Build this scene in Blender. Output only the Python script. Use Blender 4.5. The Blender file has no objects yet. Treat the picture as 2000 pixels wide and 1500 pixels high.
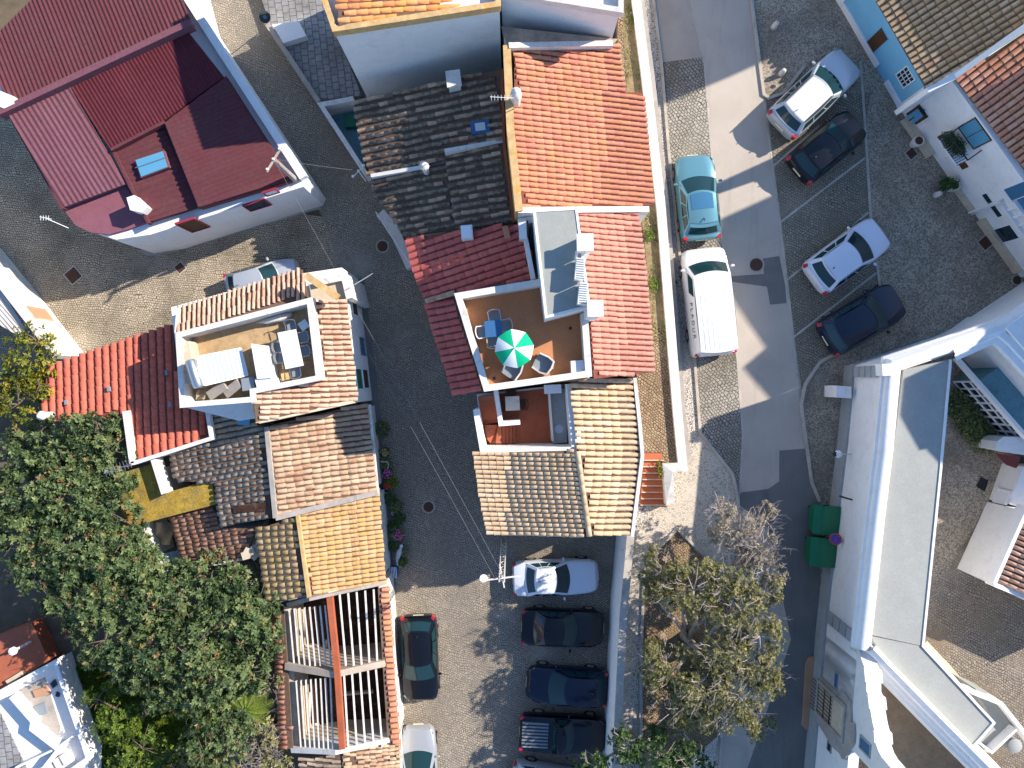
import bpy, math, random
import numpy as np
from mathutils import Vector, Matrix
rnd = random.Random(7); nr = np.random.RandomState(5)
# ---------------------------------------------------------------- camera, sky, sun
H = 41.5; F = 1577.0; U = 2.6
sc = bpy.context.scene; col = sc.collection
cd = bpy.data.cameras.new('camera'); cam = bpy.data.objects.new('camera', cd); col.objects.link(cam)
cam.location = (0, 0, H); cam.rotation_euler = (0, 0, 0)
cd.sensor_width = 36; cd.lens = 36*F/2000; cd.clip_end = 1500; cd.clip_start = .5
sc.camera = cam
SUN_EL = math.radians(32.8); SAZ = math.atan2(.415, .91)          # the sun stands to the right and slightly up in the picture
w = bpy.data.worlds.new('World'); sc.world = w; w.use_nodes = True
nt = w.node_tree; nt.nodes.clear()
sky = nt.nodes.new('ShaderNodeTexSky'); sky.sky_type = 'NISHITA'; sky.sun_disc = False
sky.sun_elevation = SUN_EL; sky.sun_rotation = math.pi/2-SAZ; sky.ozone_density = 5.0; sky.air_density = 1.0; sky.dust_density = .2
bg = nt.nodes.new('ShaderNodeBackground'); bg.inputs[1].default_value = .135
wo = nt.nodes.new('ShaderNodeOutputWorld'); hs = nt.nodes.new('ShaderNodeHueSaturation'); hs.inputs['Saturation'].default_value = 1.0; nt.links.new(sky.outputs[0], hs.inputs['Color']); nt.links.new(hs.outputs[0], bg.inputs[0]); nt.links.new(bg.outputs[0], wo.inputs[0])
sl = bpy.data.lights.new('sun', 'SUN'); sl.energy = 4.6; sl.angle = math.radians(.53); sl.color = (1, .90, .78)
so = bpy.data.objects.new('sun', sl); col.objects.link(so)
sd = Vector((math.cos(SUN_EL)*math.cos(SAZ), math.cos(SUN_EL)*math.sin(SAZ), math.sin(SUN_EL)))
so.rotation_euler = sd.to_track_quat('Z', 'Y').to_euler(); so.location = (30, 15, 40)
vs = sc.view_settings; vs.view_transform = 'Standard'; vs.look = 'None'; vs.gamma = 1; vs.use_curve_mapping = False; vs.exposure = 0.88
sc.render.engine = 'CYCLES'; sc.cycles.max_bounces = 5; sc.cycles.use_denoising = True
# ---------------------------------------------------------------- helpers
def V(*a): return Vector(a)
def W(px, py, z=0.0):
    k = (H-z)/F
    return Vector(((px-1000)*k, (750-py)*k, z))
class Pl:
    """roof plane: passes a point, falls along an image direction with a slope"""
    def __init__(s, px, py, z, dx=1, dy=0, slope=0):
        p = W(px, py, z); l = math.hypot(dx, dy); s.a = -slope*dx/l; s.b = slope*dy/l
        s.c = z-s.a*p.x-s.b*p.y; s.d = (dx/l, -dy/l)
        s.n = Vector((-s.a, -s.b, 1)).normalized()
        s.v = Vector((s.d[0], s.d[1], s.a*s.d[0]+s.b*s.d[1])).normalized()   # downhill
        s.u = s.v.cross(s.n).normalized()                                     # across
        s.o = p
    def Z(s, x, y): return s.a*x+s.b*y+s.c
    def P(s, px, py, dz=0):
        u = (px-1000)/F; v = (750-py)/F; k = s.a*u+s.b*v
        z = (H*k+s.c+dz)/(1+k)
        return Vector((u*(H-z), v*(H-z), z))
    def uv(s, p): q = p-s.o; return (q.dot(s.u), q.dot(s.v))
    def at(s, u, v, h=0): return s.o+s.u*u+s.v*v+s.n*h
def rayface(px, py, A, B, off=0.0):
    """point of the vertical plane through A-B seen at a pixel"""
    d = Vector((B.x-A.x, B.y-A.y)).normalized(); n = Vector((d.y, -d.x))
    u = (px-1000)/F; v = (750-py)/F
    t = (A.x*n.x+A.y*n.y)/(u*n.x+v*n.y)
    return Vector((u*t, v*t, H-t))
class MB:
    def __init__(s): s.v = []; s.f = []; s.m = []; s.t = []; s.mi = 0; s.ti = 1.0
    def add(s, vs, fs):
        b = len(s.v); s.v += [tuple(p) for p in vs]
        for f in fs: s.f.append([b+i for i in f]); s.m.append(s.mi); s.t.append(s.ti)
    def prism(s, top, bot):
        n = len(top)
        s.add(list(top)+list(bot), [list(range(n)), list(range(2*n-1, n-1, -1))]+[[i, n+i, n+(i+1) % n, (i+1) % n] for i in range(n)])
    def box(s, c, hx, hy, z0, z1, a=0.0, tx=1, ty=1):
        ca, sa = math.cos(a), math.sin(a); q = [(-1, -1), (1, -1), (1, 1), (-1, 1)]
        bo = [(c[0]+x*hx*ca-y*hy*sa, c[1]+x*hx*sa+y*hy*ca, z0) for x, y in q]
        to = [(c[0]+x*hx*tx*ca-y*hy*ty*sa, c[1]+x*hx*tx*sa+y*hy*ty*ca, z1) for x, y in q]
        s.prism(to, bo)
    def beam(s, p, q, w, h):
        """box from p to q, w wide, h high, up = z"""
        p = Vector(p); q = Vector(q); d = (q-p).normalized(); up = Vector((0, 0, 1))
        if abs(d.z) > .95: up = Vector((1, 0, 0))
        sx = d.cross(up).normalized(); uz = sx.cross(d)
        r = [(-1, -1), (1, -1), (1, 1), (-1, 1)]
        a = [p+sx*(i*w/2)+uz*(j*h/2) for i, j in r]; b = [q+sx*(i*w/2)+uz*(j*h/2) for i, j in r]
        s.add(a+b, [[0, 1, 2, 3], [7, 6, 5, 4]]+[[i, i+4, (i+1) % 4+4, (i+1) % 4] for i in range(4)])
    def tube(s, pts, r, n=6, cap=True):
        pts = [Vector(p) for p in pts]; rs = r if isinstance(r, (list, tuple)) else [r]*len(pts); rings = []
        for i, p in enumerate(pts):
            d = (pts[min(i+1, len(pts)-1)]-pts[max(i-1, 0)]).normalized()
            up = Vector((0, 0, 1)) if abs(d.z) < .9 else Vector((1, 0, 0))
            a = d.cross(up).normalized(); b = a.cross(d)
            rings.append([p+a*(rs[i]*math.cos(2*math.pi*k/n))+b*(rs[i]*math.sin(2*math.pi*k/n)) for k in range(n)])
        vs = [q for rr in rings for q in rr]; fs = []
        for i in range(len(pts)-1):
            for k in range(n): fs.append([i*n+k, i*n+(k+1) % n, (i+1)*n+(k+1) % n, (i+1)*n+k])
        if cap: fs += [list(range(n))[::-1], [(len(pts)-1)*n+k for k in range(n)]]
        s.add(vs, fs)
    def lathe(s, c, prof, n=12):
        vs = [(c[0]+r*math.cos(2*math.pi*k/n), c[1]+r*math.sin(2*math.pi*k/n), c[2]+z) for r, z in prof for k in range(n)]
        fs = [[i*n+k, i*n+(k+1) % n, (i+1)*n+(k+1) % n, (i+1)*n+k] for i in range(len(prof)-1) for k in range(n)]
        fs += [list(range(n))[::-1], [(len(prof)-1)*n+k for k in range(n)]]
        s.add(vs, fs)
    def grid(s, fn, na, nb):
        vs = [fn(i/na, j/nb) for j in range(nb+1) for i in range(na+1)]
        s.add(vs, [[j*(na+1)+i, j*(na+1)+i+1, (j+1)*(na+1)+i+1, (j+1)*(na+1)+i] for j in range(nb) for i in range(na)])
    def build(s, name, mat, parent=None, smooth=False, **kw):
        me = bpy.data.meshes.new(name); me.from_pydata(s.v, [], s.f)
        ms = mat if isinstance(mat, (list, tuple)) else [mat]
        for m in ms: me.materials.append(M[m] if isinstance(m, str) else m)
        if len(ms) > 1: me.polygons.foreach_set('material_index', s.m)
        at = me.attributes.new('tint', 'FLOAT', 'FACE'); at.data.foreach_set('value', s.t)
        if smooth: me.polygons.foreach_set('use_smooth', [True]*len(s.f))
        me.update()
        o = bpy.data.objects.new(name, me); col.objects.link(o)
        if smooth == 'a':
            try: me.shade_smooth() ; me.set_sharp_from_angle(angle=math.radians(40))
            except Exception: pass
        fix(o, parent)
        for k, x in kw.items(): o[k] = x
        return o
def fix(o, parent):
    if parent is not None:
        o.parent = parent
        o.matrix_parent_inverse = WM(parent).inverted()
def WM(o):
    m = o.matrix_basis.copy()
    return m if o.parent is None else WM(o.parent) @ o.matrix_parent_inverse @ m
def thing(name, label, cat, loc=(0, 0, 0), rz=0, group=None):
    o = bpy.data.objects.new(name, None); o.empty_display_size = .3; col.objects.link(o)
    o.location = loc; o.rotation_euler = (0, 0, rz); o['label'] = label; o['category'] = cat
    if group: o['group'] = group
    return o
def tag(o, label, cat, group=None):
    o['label'] = label; o['category'] = cat
    if group: o['group'] = group
    return o
def copy_tree(o, parent=None):
    c = o.copy(); col.objects.link(c)
    if parent is not None: c.parent = parent
    for ch in [x for x in KIDS.get(o.name, [])]: pass
    for ch in list(o.children): copy_tree(ch, c)
    return c
KIDS = {}
def ribbon(mb, pts, th, ztop, zbot, closed=False, side=0):
    """mitred wall along xy points; side 0 centre, 1 left of the run, -1 right"""
    n = len(pts); P2 = [Vector((p[0], p[1])) for p in pts]; L = []; R = []
    for i in range(n):
        dn = (P2[(i+1) % n]-P2[i]) if (closed or i < n-1) else None
        dp = (P2[i]-P2[i-1]) if (closed or i > 0) else None
        dn = (dn or dp).normalized(); dp = (dp or dn).normalized()
        n1 = Vector((-dp.y, dp.x)); n2 = Vector((-dn.y, dn.x)); m = (n1+n2).normalized(); k = 1/max(.35, m.dot(n1))
        L.append(P2[i]+m*(k*th*(.5+.5*side))); R.append(P2[i]-m*(k*th*(.5-.5*side)))
    zt = ztop if isinstance(ztop, (list, tuple)) else [ztop]*n; zb = zbot if isinstance(zbot, (list, tuple)) else [zbot]*n
    vs = []
    for i in range(n): vs += [(L[i].x, L[i].y, zt[i]), (R[i].x, R[i].y, zt[i]), (R[i].x, R[i].y, zb[i]), (L[i].x, L[i].y, zb[i])]
    fs = []
    for i in range(n if closed else n-1):
        a = 4*i; b = 4*((i+1) % n)
        for k in range(4): fs.append([a+k, a+(k+1) % 4, b+(k+1) % 4, b+k])
    if not closed: fs += [[0, 3, 2, 1], [4*n-4, 4*n-3, 4*n-2, 4*n-1]]
    mb.add(vs, fs)
def wall(parent, name, pts, ztop, zbot, th, mat, closed=False, side=0, **kw):
    zt = ztop if isinstance(ztop, (list, tuple)) else [ztop]*len(pts)
    m = MB(); ribbon(m, [W(p[0], p[1], z) for p, z in zip(pts, zt)], th, ztop, zbot, closed, side)
    return m.build(name, mat, parent, **kw)
def inset(ps, d):
    n = len(ps); c = sum((Vector((p[0], p[1])) for p in ps), Vector((0, 0)))/n; out = []
    for p in ps:
        q = Vector((p[0], p[1])); r = (c-q); out.append(q+r.normalized()*min(d, r.length*.5))
    return out
def shell(parent, poly, pl, zbot, mat, ins=.25, drop=.12, name='wall', **kw):
    pts = [pl.P(*p) for p in poly]; q = inset(pts, ins); m = MB()
    m.prism([(p.x, p.y, pl.Z(p.x, p.y)-drop) for p in q], [(p.x, p.y, zbot) for p in q])
    return m.build(name, mat, parent, **kw)
def slab(parent, poly, pl, th, mat, name='roof_slab', dz=0, **kw):
    pts = [pl.P(*p) for p in poly]; m = MB()
    m.prism([(p.x, p.y, p.z+dz) for p in pts], [(p.x, p.y, p.z+dz-th) for p in pts])
    return m.build(name, mat, parent, **kw)
def sheet(name, poly, z, mat, kind='structure', parent=None, zref=None, **kw):
    m = MB(); m.add([Vector((W(p[0], p[1], z if zref is None else zref).x, W(p[0], p[1], z if zref is None else zref).y, z)) for p in poly], [list(range(len(poly)))])
    o = m.build(name, mat, parent)
    if kind: o['kind'] = kind
    for k, x in kw.items(): o[k] = x
    return o
def inside(x, y, poly):
    c = False; n = len(poly); j = n-1
    for i in range(n):
        xi, yi = poly[i]; xj, yj = poly[j]
        if (yi > y) != (yj > y) and x < (xj-xi)*(y-yi)/(yj-yi+1e-12)+xi: c = not c
        j = i
    return c
TILE = {}
def tile_mesh(pitch, length, cover, hgt, mat, seg=5, lenf=1.1):
    k = (pitch, length, cover, hgt, mat, lenf)
    if k in TILE: return TILE[k]
    vs, fs = tile_geo(pitch, length, cover, hgt, seg, lenf)
    me = bpy.data.meshes.new('tile'); me.from_pydata(vs, [], fs); me.materials.append(M[mat])
    at = me.attributes.new('tint', 'FLOAT', 'FACE'); at.data.foreach_set('value', [1.0]*len(fs))
    me.polygons.foreach_set('use_smooth', [True]*seg+[False]*(len(fs)-seg))
    TILE[k] = me; return me
def tile_geo(pitch, length, cover, hgt, seg=5, lenf=1.1):
    L = length*lenf; vs = []
    for j, (y, wf, lift) in enumerate(((-L/2, .84, .002), (L/2, 1.0, .016))):
        for i in range(seg+1):
            a = math.pi*i/seg; vs.append((-math.cos(a)*pitch*cover/2*wf, y, math.sin(a)*hgt*(.95+.05*j)+lift))
    n = seg+1
    fs = [[i, i+1, n+i+1, n+i] for i in range(seg)]
    vs += [(pitch*cover/2, L/2, -.01), (-pitch*cover/2, L/2, -.01)]
    fs += [list(range(n, 2*n))+[2*n, 2*n+1]]
    return vs, fs
def tile_roof(parent, poly, pl, mat, pitch=.25, length=.42, cover=.66, hgt=.075, nobj=300, jit=1.0, under=None, name='roof', th=.14, missing=0.0, label=None, holes=(), ph=0.0, lenf=1.02):
    r = slab(parent, poly, pl, th, under or 'tile_under', name)
    if label: r['label'] = label
    pts = [pl.P(*p) for p in poly]; uv = [pl.uv(p) for p in pts]; hv = [[pl.uv(pl.P(*p)) for p in h] for h in holes]
    u0, u1 = min(p[0] for p in uv), max(p[0] for p in uv); v0, v1 = min(p[1] for p in uv), max(p[1] for p in uv)
    cells = []
    nu = int((u1-u0)/pitch)+1
    for i in range(nu):
        u = u0+(i+.5)*pitch; cr = []; n = len(uv)
        for k in range(n):
            a, b = uv[k], uv[(k+1) % n]
            if (a[0] > u) != (b[0] > u): cr.append(a[1]+(b[1]-a[1])*(u-a[0])/(b[0]-a[0]))
        cr.sort()
        for c0, c1 in zip(cr[::2], cr[1::2]):
            L_ = c1-c0+.06+jit*rnd.uniform(-.025, .025); nv = int(L_/length+.35)
            for j in range(nv):
                v = c0+L_-(j+.5)*length*(1.0 if nv < 2 else 1.0)
                if any(inside(u, v, h) for h in hv) or rnd.random() < missing: continue
                cells.append((u, v))
    rnd2 = random.Random(len(cells)); cells.sort(key=lambda c: c[1])
    me = tile_mesh(pitch, length, cover, hgt, mat, lenf=lenf); gvs, gfs = tile_geo(pitch, length, cover, hgt, lenf=lenf)
    inv = WM(r).inverted(); big = MB(); smooth = []
    for k, (u, v) in enumerate(cells):
        an = rnd.gauss(0, .018)*jit; ca, sa = math.cos(an), math.sin(an)
        p = pl.at(u+rnd.gauss(0, .006)*jit, v, rnd.uniform(0, .012)*jit)
        x = pl.u*ca+pl.v*sa; y = pl.v*ca-pl.u*sa; z = pl.n
        t = rnd.random()
        if k < nobj:
            o = bpy.data.objects.new('tile', me); col.objects.link(o); o.parent = r; o.color = (t, t, t, 1)
            m = Matrix(((x.x, y.x, z.x, p.x), (x.y, y.y, z.y, p.y), (x.z, y.z, z.z, p.z), (0, 0, 0, 1)))
            o.matrix_parent_inverse = inv; o.matrix_basis = m
        else:
            big.ti = t; big.add([p+x*a+y*b+z*c for a, b, c in gvs], gfs)
    if big.f:
        o = big.build('tile_field', mat, r, smooth='a', kind='stuff')
    return r
def ridge(parent, p, q, mat, L=.42, wd=.26, hg=.11):
    p = Vector(p); q = Vector(q); d = (q-p); n = max(1, int(d.length/L)); d.normalize()
    up = Vector((0, 0, 1)); x = d.cross(up).normalized(); z = x.cross(d)
    me = tile_mesh(wd, (q-p).length/n, 1.0, hg, mat); inv = WM(parent).inverted()
    for i in range(n):
        c = p+d*((i+.5)*(q-p).length/n)
        o = bpy.data.objects.new('ridge_tile', me); col.objects.link(o); o.parent = parent; o.color = (rnd.random(),)*3+(1,)
        o.matrix_parent_inverse = inv; o.matrix_basis = Matrix(((x.x, d.x, z.x, c.x), (x.y, d.y, z.y, c.y), (x.z, d.z, z.z, c.z), (0, 0, 0, 1)))
def corrugated(parent, poly, pl, mat, pitch=.2, amp=.03, panel=1.0, name='roof_panel', dz=.0, label=None):
    pts = [pl.P(*p) for p in poly]; uv = [pl.uv(p) for p in pts]; n = len(uv)
    u0, u1 = min(p[0] for p in uv), max(p[0] for p in uv); ns = 6; st = pitch/ns
    def span(u):
        vs = []
        for i in range(n):
            a, b = uv[i], uv[(i+1) % n]
            if (a[0]-u)*(b[0]-u) <= 0 and abs(a[0]-b[0]) > 1e-9: vs.append(a[1]+(b[1]-a[1])*(u-a[0])/(b[0]-a[0]))
        return (min(vs), max(vs)) if vs else None
    u = u0+1e-4; per = max(1, int(panel/pitch))*ns; k = 0
    while u < u1-1e-3:
        m = MB(); vs = []; e = min(u1-1e-4, u+per*st); uu = u; first = True; lift = .006*(k % 2)
        while uu <= e+1e-6:
            s = span(uu)
            if s:
                h = amp*(.5+.5*math.sin(2*math.pi*(uu-u0)/pitch))+dz+lift
                vs += [pl.at(uu, s[0], h), pl.at(uu, s[1], h)]
            uu += st
        if len(vs) >= 4: 
            m.ti = rnd.random(); m.add(vs, [[i, i+1, i+3, i+2] for i in range(0, len(vs)-2, 2)])
            o = m.build(name, mat, parent, smooth=True)
            if label: o['label'] = label
        u = e; k += 1
        if e >= u1-2e-4: break
def opening(parent, name, quad, A, B, frame='white_paint', pane='dark_glass', fw=.07, proud=.05, bars=(0, 0), sub='pane'):
    """window or door seen as a pixel quad on the vertical plane A-B"""
    q = [rayface(x, y, A, B) for x, y in quad]
    d = Vector((B.x-A.x, B.y-A.y, 0)).normalized(); n = Vector((d.y, -d.x, 0))
    cpt = sum(q, Vector())/4
    if n.dot(Vector((0, 0, 0))-Vector((cpt.x, cpt.y, 0))) < 0: n = -n
    ss = [(p-A).dot(d) for p in q]; zs = [p.z for p in q]
    # upright rectangle from the mean of the two sides
    so = sorted(ss); zo = sorted(zs); s0, s1 = (so[0]+so[1])/2, (so[2]+so[3])/2; z0, z1 = (zo[0]+zo[1])/2, (zo[2]+zo[3])/2
    f = lambda s, z, o: A*1+d*(s-0)+n*o+Vector((0, 0, z-A.z))
    m = MB()
    for (a, b, c, e) in ((s0-fw, s1+fw, z1, z1+fw), (s0-fw, s1+fw, z0-fw, z0), (s0-fw, s0, z0, z1), (s1, s1+fw, z0, z1)):
        m.prism([f(a, c, proud), f(b, c, proud), f(b, e, proud), f(a, e, proud)], [f(a, c, -.05), f(b, c, -.05), f(b, e, -.05), f(a, e, -.05)])
    for i in range(1, bars[0]):
        s = s0+(s1-s0)*i/bars[0]; m.prism([f(s-.015, z0, proud-.01), f(s+.015, z0, proud-.01), f(s+.015, z1, proud-.01), f(s-.015, z1, proud-.01)], [f(s-.015, z0, .0), f(s+.015, z0, 0), f(s+.015, z1, 0), f(s-.015, z1, 0)])
    for i in range(1, bars[1]):
        z = z0+(z1-z0)*i/bars[1]; m.prism([f(s0, z-.015, proud-.014), f(s1, z-.015, proud-.014), f(s1, z+.015, proud-.014), f(s0, z+.015, proud-.014)], [f(s0, z-.015, 0), f(s1, z-.015, 0), f(s1, z+.015, 0), f(s0, z+.015, 0)])
    fr = m.build(name, frame, parent)
    p = MB(); e = .012; p.prism([f(s0, z0, e), f(s1, z0, e), f(s1, z1, e), f(s0, z1, e)], [f(s0, z0, -.02), f(s1, z0, -.02), f(s1, z1, -.02), f(s0, z1, -.02)])
    p.build(sub, pane, fr)
    return fr
# ---------------------------------------------------------------- materials
M = {}
def nodes(name, rough=.85, metal=0.0, spec=.3):
    m = bpy.data.materials.new(name); m.use_nodes = True; t = m.node_tree; b = t.nodes['Principled BSDF']
    b.inputs['Roughness'].default_value = rough; b.inputs['Metallic'].default_value = metal; b.inputs['Specular IOR Level'].default_value = spec
    M[name] = m; return m, t, b
def nd(t, k, **kw):
    n = t.nodes.new(k)
    for a, v in kw.items(): setattr(n, a, v)
    return n
def pos(t, scale=(1, 1, 1), rot=0.0):
    g = nd(t, 'ShaderNodeNewGeometry'); mp = nd(t, 'ShaderNodeMapping'); mp.inputs['Scale'].default_value = scale; mp.inputs['Rotation'].default_value = (0, 0, rot)
    t.links.new(g.outputs['Position'], mp.inputs['Vector']); return mp.outputs[0]
def noise(t, vec, scale, det=4, rough=.6, dist=0):
    n = nd(t, 'ShaderNodeTexNoise'); n.inputs['Scale'].default_value = scale; n.inputs['Detail'].default_value = det; n.inputs['Roughness'].default_value = rough; n.inputs['Distortion'].default_value = dist
    t.links.new(vec, n.inputs['Vector']); return n.outputs['Fac']
def ramp(t, fac, stops, interp='LINEAR'):
    r = nd(t, 'ShaderNodeValToRGB'); r.color_ramp.interpolation = interp
    e = r.color_ramp.elements
    while len(e) < len(stops): e.new(.5)
    for i, (p, c) in enumerate(stops):
        e[i].position = p; e[i].color = (c[0], c[1], c[2], 1) if hasattr(c, '__len__') else (c, c, c, 1)
    t.links.new(fac, r.inputs[0]); return r.outputs[0]
def mix(t, fac, a, b, mode='MIX'):
    n = nd(t, 'ShaderNodeMix', data_type='RGBA', blend_type=mode)
    for s, v in ((n.inputs[0], fac), (n.inputs[6], a), (n.inputs[7], b)):
        if hasattr(v, 'is_linked') or hasattr(v, 'links'): t.links.new(v, s)
        elif hasattr(v, '__len__'): s.default_value = (v[0], v[1], v[2], 1)
        else: s.default_value = v if s.type == 'VALUE' else (v, v, v, 1)
    return n.outputs[2]
def math_(t, op, a, b=0.0):
    n = nd(t, 'ShaderNodeMath', operation=op)
    for s, v in ((n.inputs[0], a), (n.inputs[1], b)):
        if hasattr(v, 'links'): t.links.new(v, s)
        else: s.default_value = v
    return n.outputs[0]
def bump(t, b, h, dist=.02, strength=.5):
    n = nd(t, 'ShaderNodeBump'); n.inputs['Strength'].default_value = strength; n.inputs['Distance'].default_value = dist
    t.links.new(h, n.inputs['Height']); t.links.new(n.outputs[0], b.inputs['Normal'])
def setc(t, b, c): t.links.new(c, b.inputs['Base Color'])
def plain(name, c, rough=.8, metal=0, spec=.3, var=.18, vs=1.2, dirt=None, dirt_amt=.5, fine=.12, bs=30, bstr=.25):
    m, t, b = nodes(name, rough, metal, spec); p = pos(t)
    n1 = noise(t, p, vs, 5, .65); n2 = noise(t, p, 14, 4, .7)
    k = ramp(t, n1, ((.25, 1-var), (.75, 1+var*.5))); k2 = ramp(t, n2, ((.3, 1-fine), (.7, 1+fine*.4)))
    c1 = mix(t, 1.0, k, c, 'MULTIPLY'); c1 = mix(t, 1.0, c1, k2, 'MULTIPLY')
    if dirt: c1 = mix(t, math_(t, 'MULTIPLY', ramp(t, noise(t, p, 2.3, 8, .75, .4), ((.5, 0), (.72, 1))), dirt_amt), c1, dirt)
    setc(t, b, c1); bump(t, b, noise(t, p, bs, 3), .01, bstr); return m
def flat(name, c, rough=.5, metal=0, spec=.5, coat=0, **kw):
    m, t, b = nodes(name, rough, metal, spec); b.inputs['Base Color'].default_value = (*c, 1); b.inputs['Coat Weight'].default_value = coat
    if coat: b.inputs['Coat Roughness'].default_value = .04
    return m
def tilemat(name, c1, c2, c3=None, lichen=None, la=.4, grime=.5, gc=(.02, .018, .018), lsc=1.3):
    """roof tile: colour per tile (object colour or face tint), patches of lichen and soot"""
    m, t, b = nodes(name, .9, 0, .2); p = pos(t)
    oi = nd(t, 'ShaderNodeObjectInfo'); at = nd(t, 'ShaderNodeAttribute'); at.attribute_name = 'tint'
    sp = nd(t, 'ShaderNodeSeparateColor'); t.links.new(oi.outputs['Color'], sp.inputs[0])
    r = math_(t, 'MULTIPLY', sp.outputs[0], at.outputs['Fac'])
    c = ramp(t, r, ((0, c1), (.55, c2), (1, c3 or c2)))
    n2 = noise(t, p, 7, 6, .7); c = mix(t, 1.0, c, ramp(t, n2, ((.3, .72), (.7, 1.12))), 'MULTIPLY')
    if grime: c = mix(t, math_(t, 'MULTIPLY', ramp(t, noise(t, p, .9, 8, .72, .3), ((.38, 1), (.62, 0))), grime), c, gc)
    if lichen:
        f = math_(t, 'MULTIPLY', ramp(t, noise(t, p, lsc, 10, .78, .3), ((.5-.25*la, 0), (.62-.1*la, 1))), min(1, la*1.6))
        c = mix(t, f, c, lichen)
    setc(t, b, c); bump(t, b, noise(t, p, 40, 3), .01, .4); return m
def cobble(name, size=.14, rot=0.0, mort=.13, warp=.45, a=(.30, .27, .22), b2=(.19, .175, .155), joint=(.05, .045, .035), dirt=(.10, .085, .06), dsc=.35, patch=(.36, .33, .28)):
    m, t, b = nodes(name, .9, 0, .25); p = pos(t, (1, 1, 1), rot)
    n = noise(t, p, 1.5, 3); vm = nd(t, 'ShaderNodeVectorMath', operation='SCALE'); cx = nd(t, 'ShaderNodeCombineXYZ')
    t.links.new(n, cx.inputs[0]); t.links.new(noise(t, p, 1.1, 2), cx.inputs[1]); t.links.new(cx.outputs[0], vm.inputs[0]); vm.inputs[3].default_value = warp
    va = nd(t, 'ShaderNodeVectorMath', operation='ADD'); t.links.new(p, va.inputs[0]); t.links.new(vm.outputs[0], va.inputs[1])
    br = nd(t, 'ShaderNodeTexBrick'); t.links.new(va.outputs[0], br.inputs['Vector']); br.inputs['Scale'].default_value = 1.0
    br.inputs['Brick Width'].default_value = size*1.05; br.inputs['Row Height'].default_value = size*.95; br.inputs['Mortar Size'].default_value = size*mort; br.inputs['Mortar Smooth'].default_value = .3
    br.inputs['Color1'].default_value = (*a, 1); br.inputs['Color2'].default_value = (*b2, 1); br.inputs['Mortar'].default_value = (*joint, 1); br.inputs['Bias'].default_value = -.1
    c = mix(t, 1.0, br.outputs[0], ramp(t, noise(t, p, 5, 5, .7), ((.3, .75), (.7, 1.15))), 'MULTIPLY')
    c = mix(t, ramp(t, noise(t, p, dsc, 8, .68), ((.42, 0), (.68, .65))), c, dirt)
    c = mix(t, ramp(t, noise(t, pos(t), dsc*.8, 6, .6), ((.55, 0), (.75, .55))), c, patch)
    setc(t, b, c); bump(t, b, br.outputs['Fac'], .02, -.8 if False else .0); 
    inv = math_(t, 'SUBTRACT', 1.0, br.outputs['Fac']); bump(t, b, inv, .015, .7); return m
def mosaic(name, scale=11, light=(.48, .44, .38), dark=(.16, .145, .13), joint=(.05, .045, .04), amount=.5, soil=(.12, .10, .08)):
    m, t, b = nodes(name, .9, 0, .25); p = pos(t)
    vo = nd(t, 'ShaderNodeTexVoronoi'); vo.inputs['Scale'].default_value = scale; t.links.new(p, vo.inputs['Vector'])
    ve = nd(t, 'ShaderNodeTexVoronoi', feature='DISTANCE_TO_EDGE'); ve.inputs['Scale'].default_value = scale; t.links.new(p, ve.inputs['Vector'])
    sp = nd(t, 'ShaderNodeSeparateColor'); t.links.new(vo.outputs['Color'], sp.inputs[0])
    c = ramp(t, sp.outputs[0], ((0, dark), (amount, light), (1, light)))
    c = mix(t, ramp(t, ve.outputs['Distance'], ((.03, 1), (.12, 0))), c, joint)
    c = mix(t, ramp(t, noise(t, p, .45, 8, .7), ((.42, 0), (.66, .75))), c, soil)
    setc(t, b, c); bump(t, b, ve.outputs['Distance'], .02, .5); return m
def asphalt(name, c, c2, sc_=.5):
    m, t, b = nodes(name, .92, 0, .2); p = pos(t)
    k = mix(t, ramp(t, noise(t, p, sc_, 6, .6, .5), ((.35, 0), (.7, 1))), c, c2)
    k = mix(t, 1.0, k, ramp(t, noise(t, p, 55, 3, .8), ((.3, .8), (.7, 1.15))), 'MULTIPLY')
    k = mix(t, math_(t, 'MULTIPLY', ramp(t, noise(t, pos(t, (1, .12, 1), .06), 1.6, 4), ((.55, 0), (.7, 1))), .3), k, (c[0]*.6, c[1]*.6, c[2]*.6))
    setc(t, b, k); bump(t, b, noise(t, p, 70, 2), .01, .3); return m
def leafmat(name, stops, trans=.25):
    m, t, b = nodes(name, .55, 0, .35)
    at = nd(t, 'ShaderNodeAttribute'); at.attribute_name = 'tint'
    c = ramp(t, at.outputs['Fac'], stops); setc(t, b, c)
    b.inputs['Subsurface Weight'].default_value = 0
    tr = nd(t, 'ShaderNodeBsdfTranslucent'); t.links.new(c, tr.inputs[0]); ms = nd(t, 'ShaderNodeMixShader'); ms.inputs[0].default_value = trans
    out = t.nodes['Material Output']; t.links.new(b.outputs[0], ms.inputs[1]); t.links.new(tr.outputs[0], ms.inputs[2]); t.links.new(ms.outputs[0], out.inputs[0]); return m
plain('earth', (.16, .12, .08), .95, var=.4)
cobble('cobble_lane', .118, .35, a=(.40, .345, .27), b2=(.29, .25, .20), joint=(.13,.11,.085), dirt=(.17,.155,.13), patch=(.48,.44,.38))
cobble('cobble_yard', .118, .12, a=(.54, .455, .335), b2=(.41, .35, .26), joint=(.12, .10, .07), patch=(.45, .40, .32))
cobble('cobble_bay', .15, .785, a=(.44, .40, .33), b2=(.31, .285, .24), joint=(.1,.09,.07))
cobble('cobble_plaza', .125, .45, a=(.34, .305, .24), b2=(.235, .21, .165), joint=(.10,.09,.065), dirt=(.15,.13,.09), patch=(.44, .38, .30))
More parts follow.
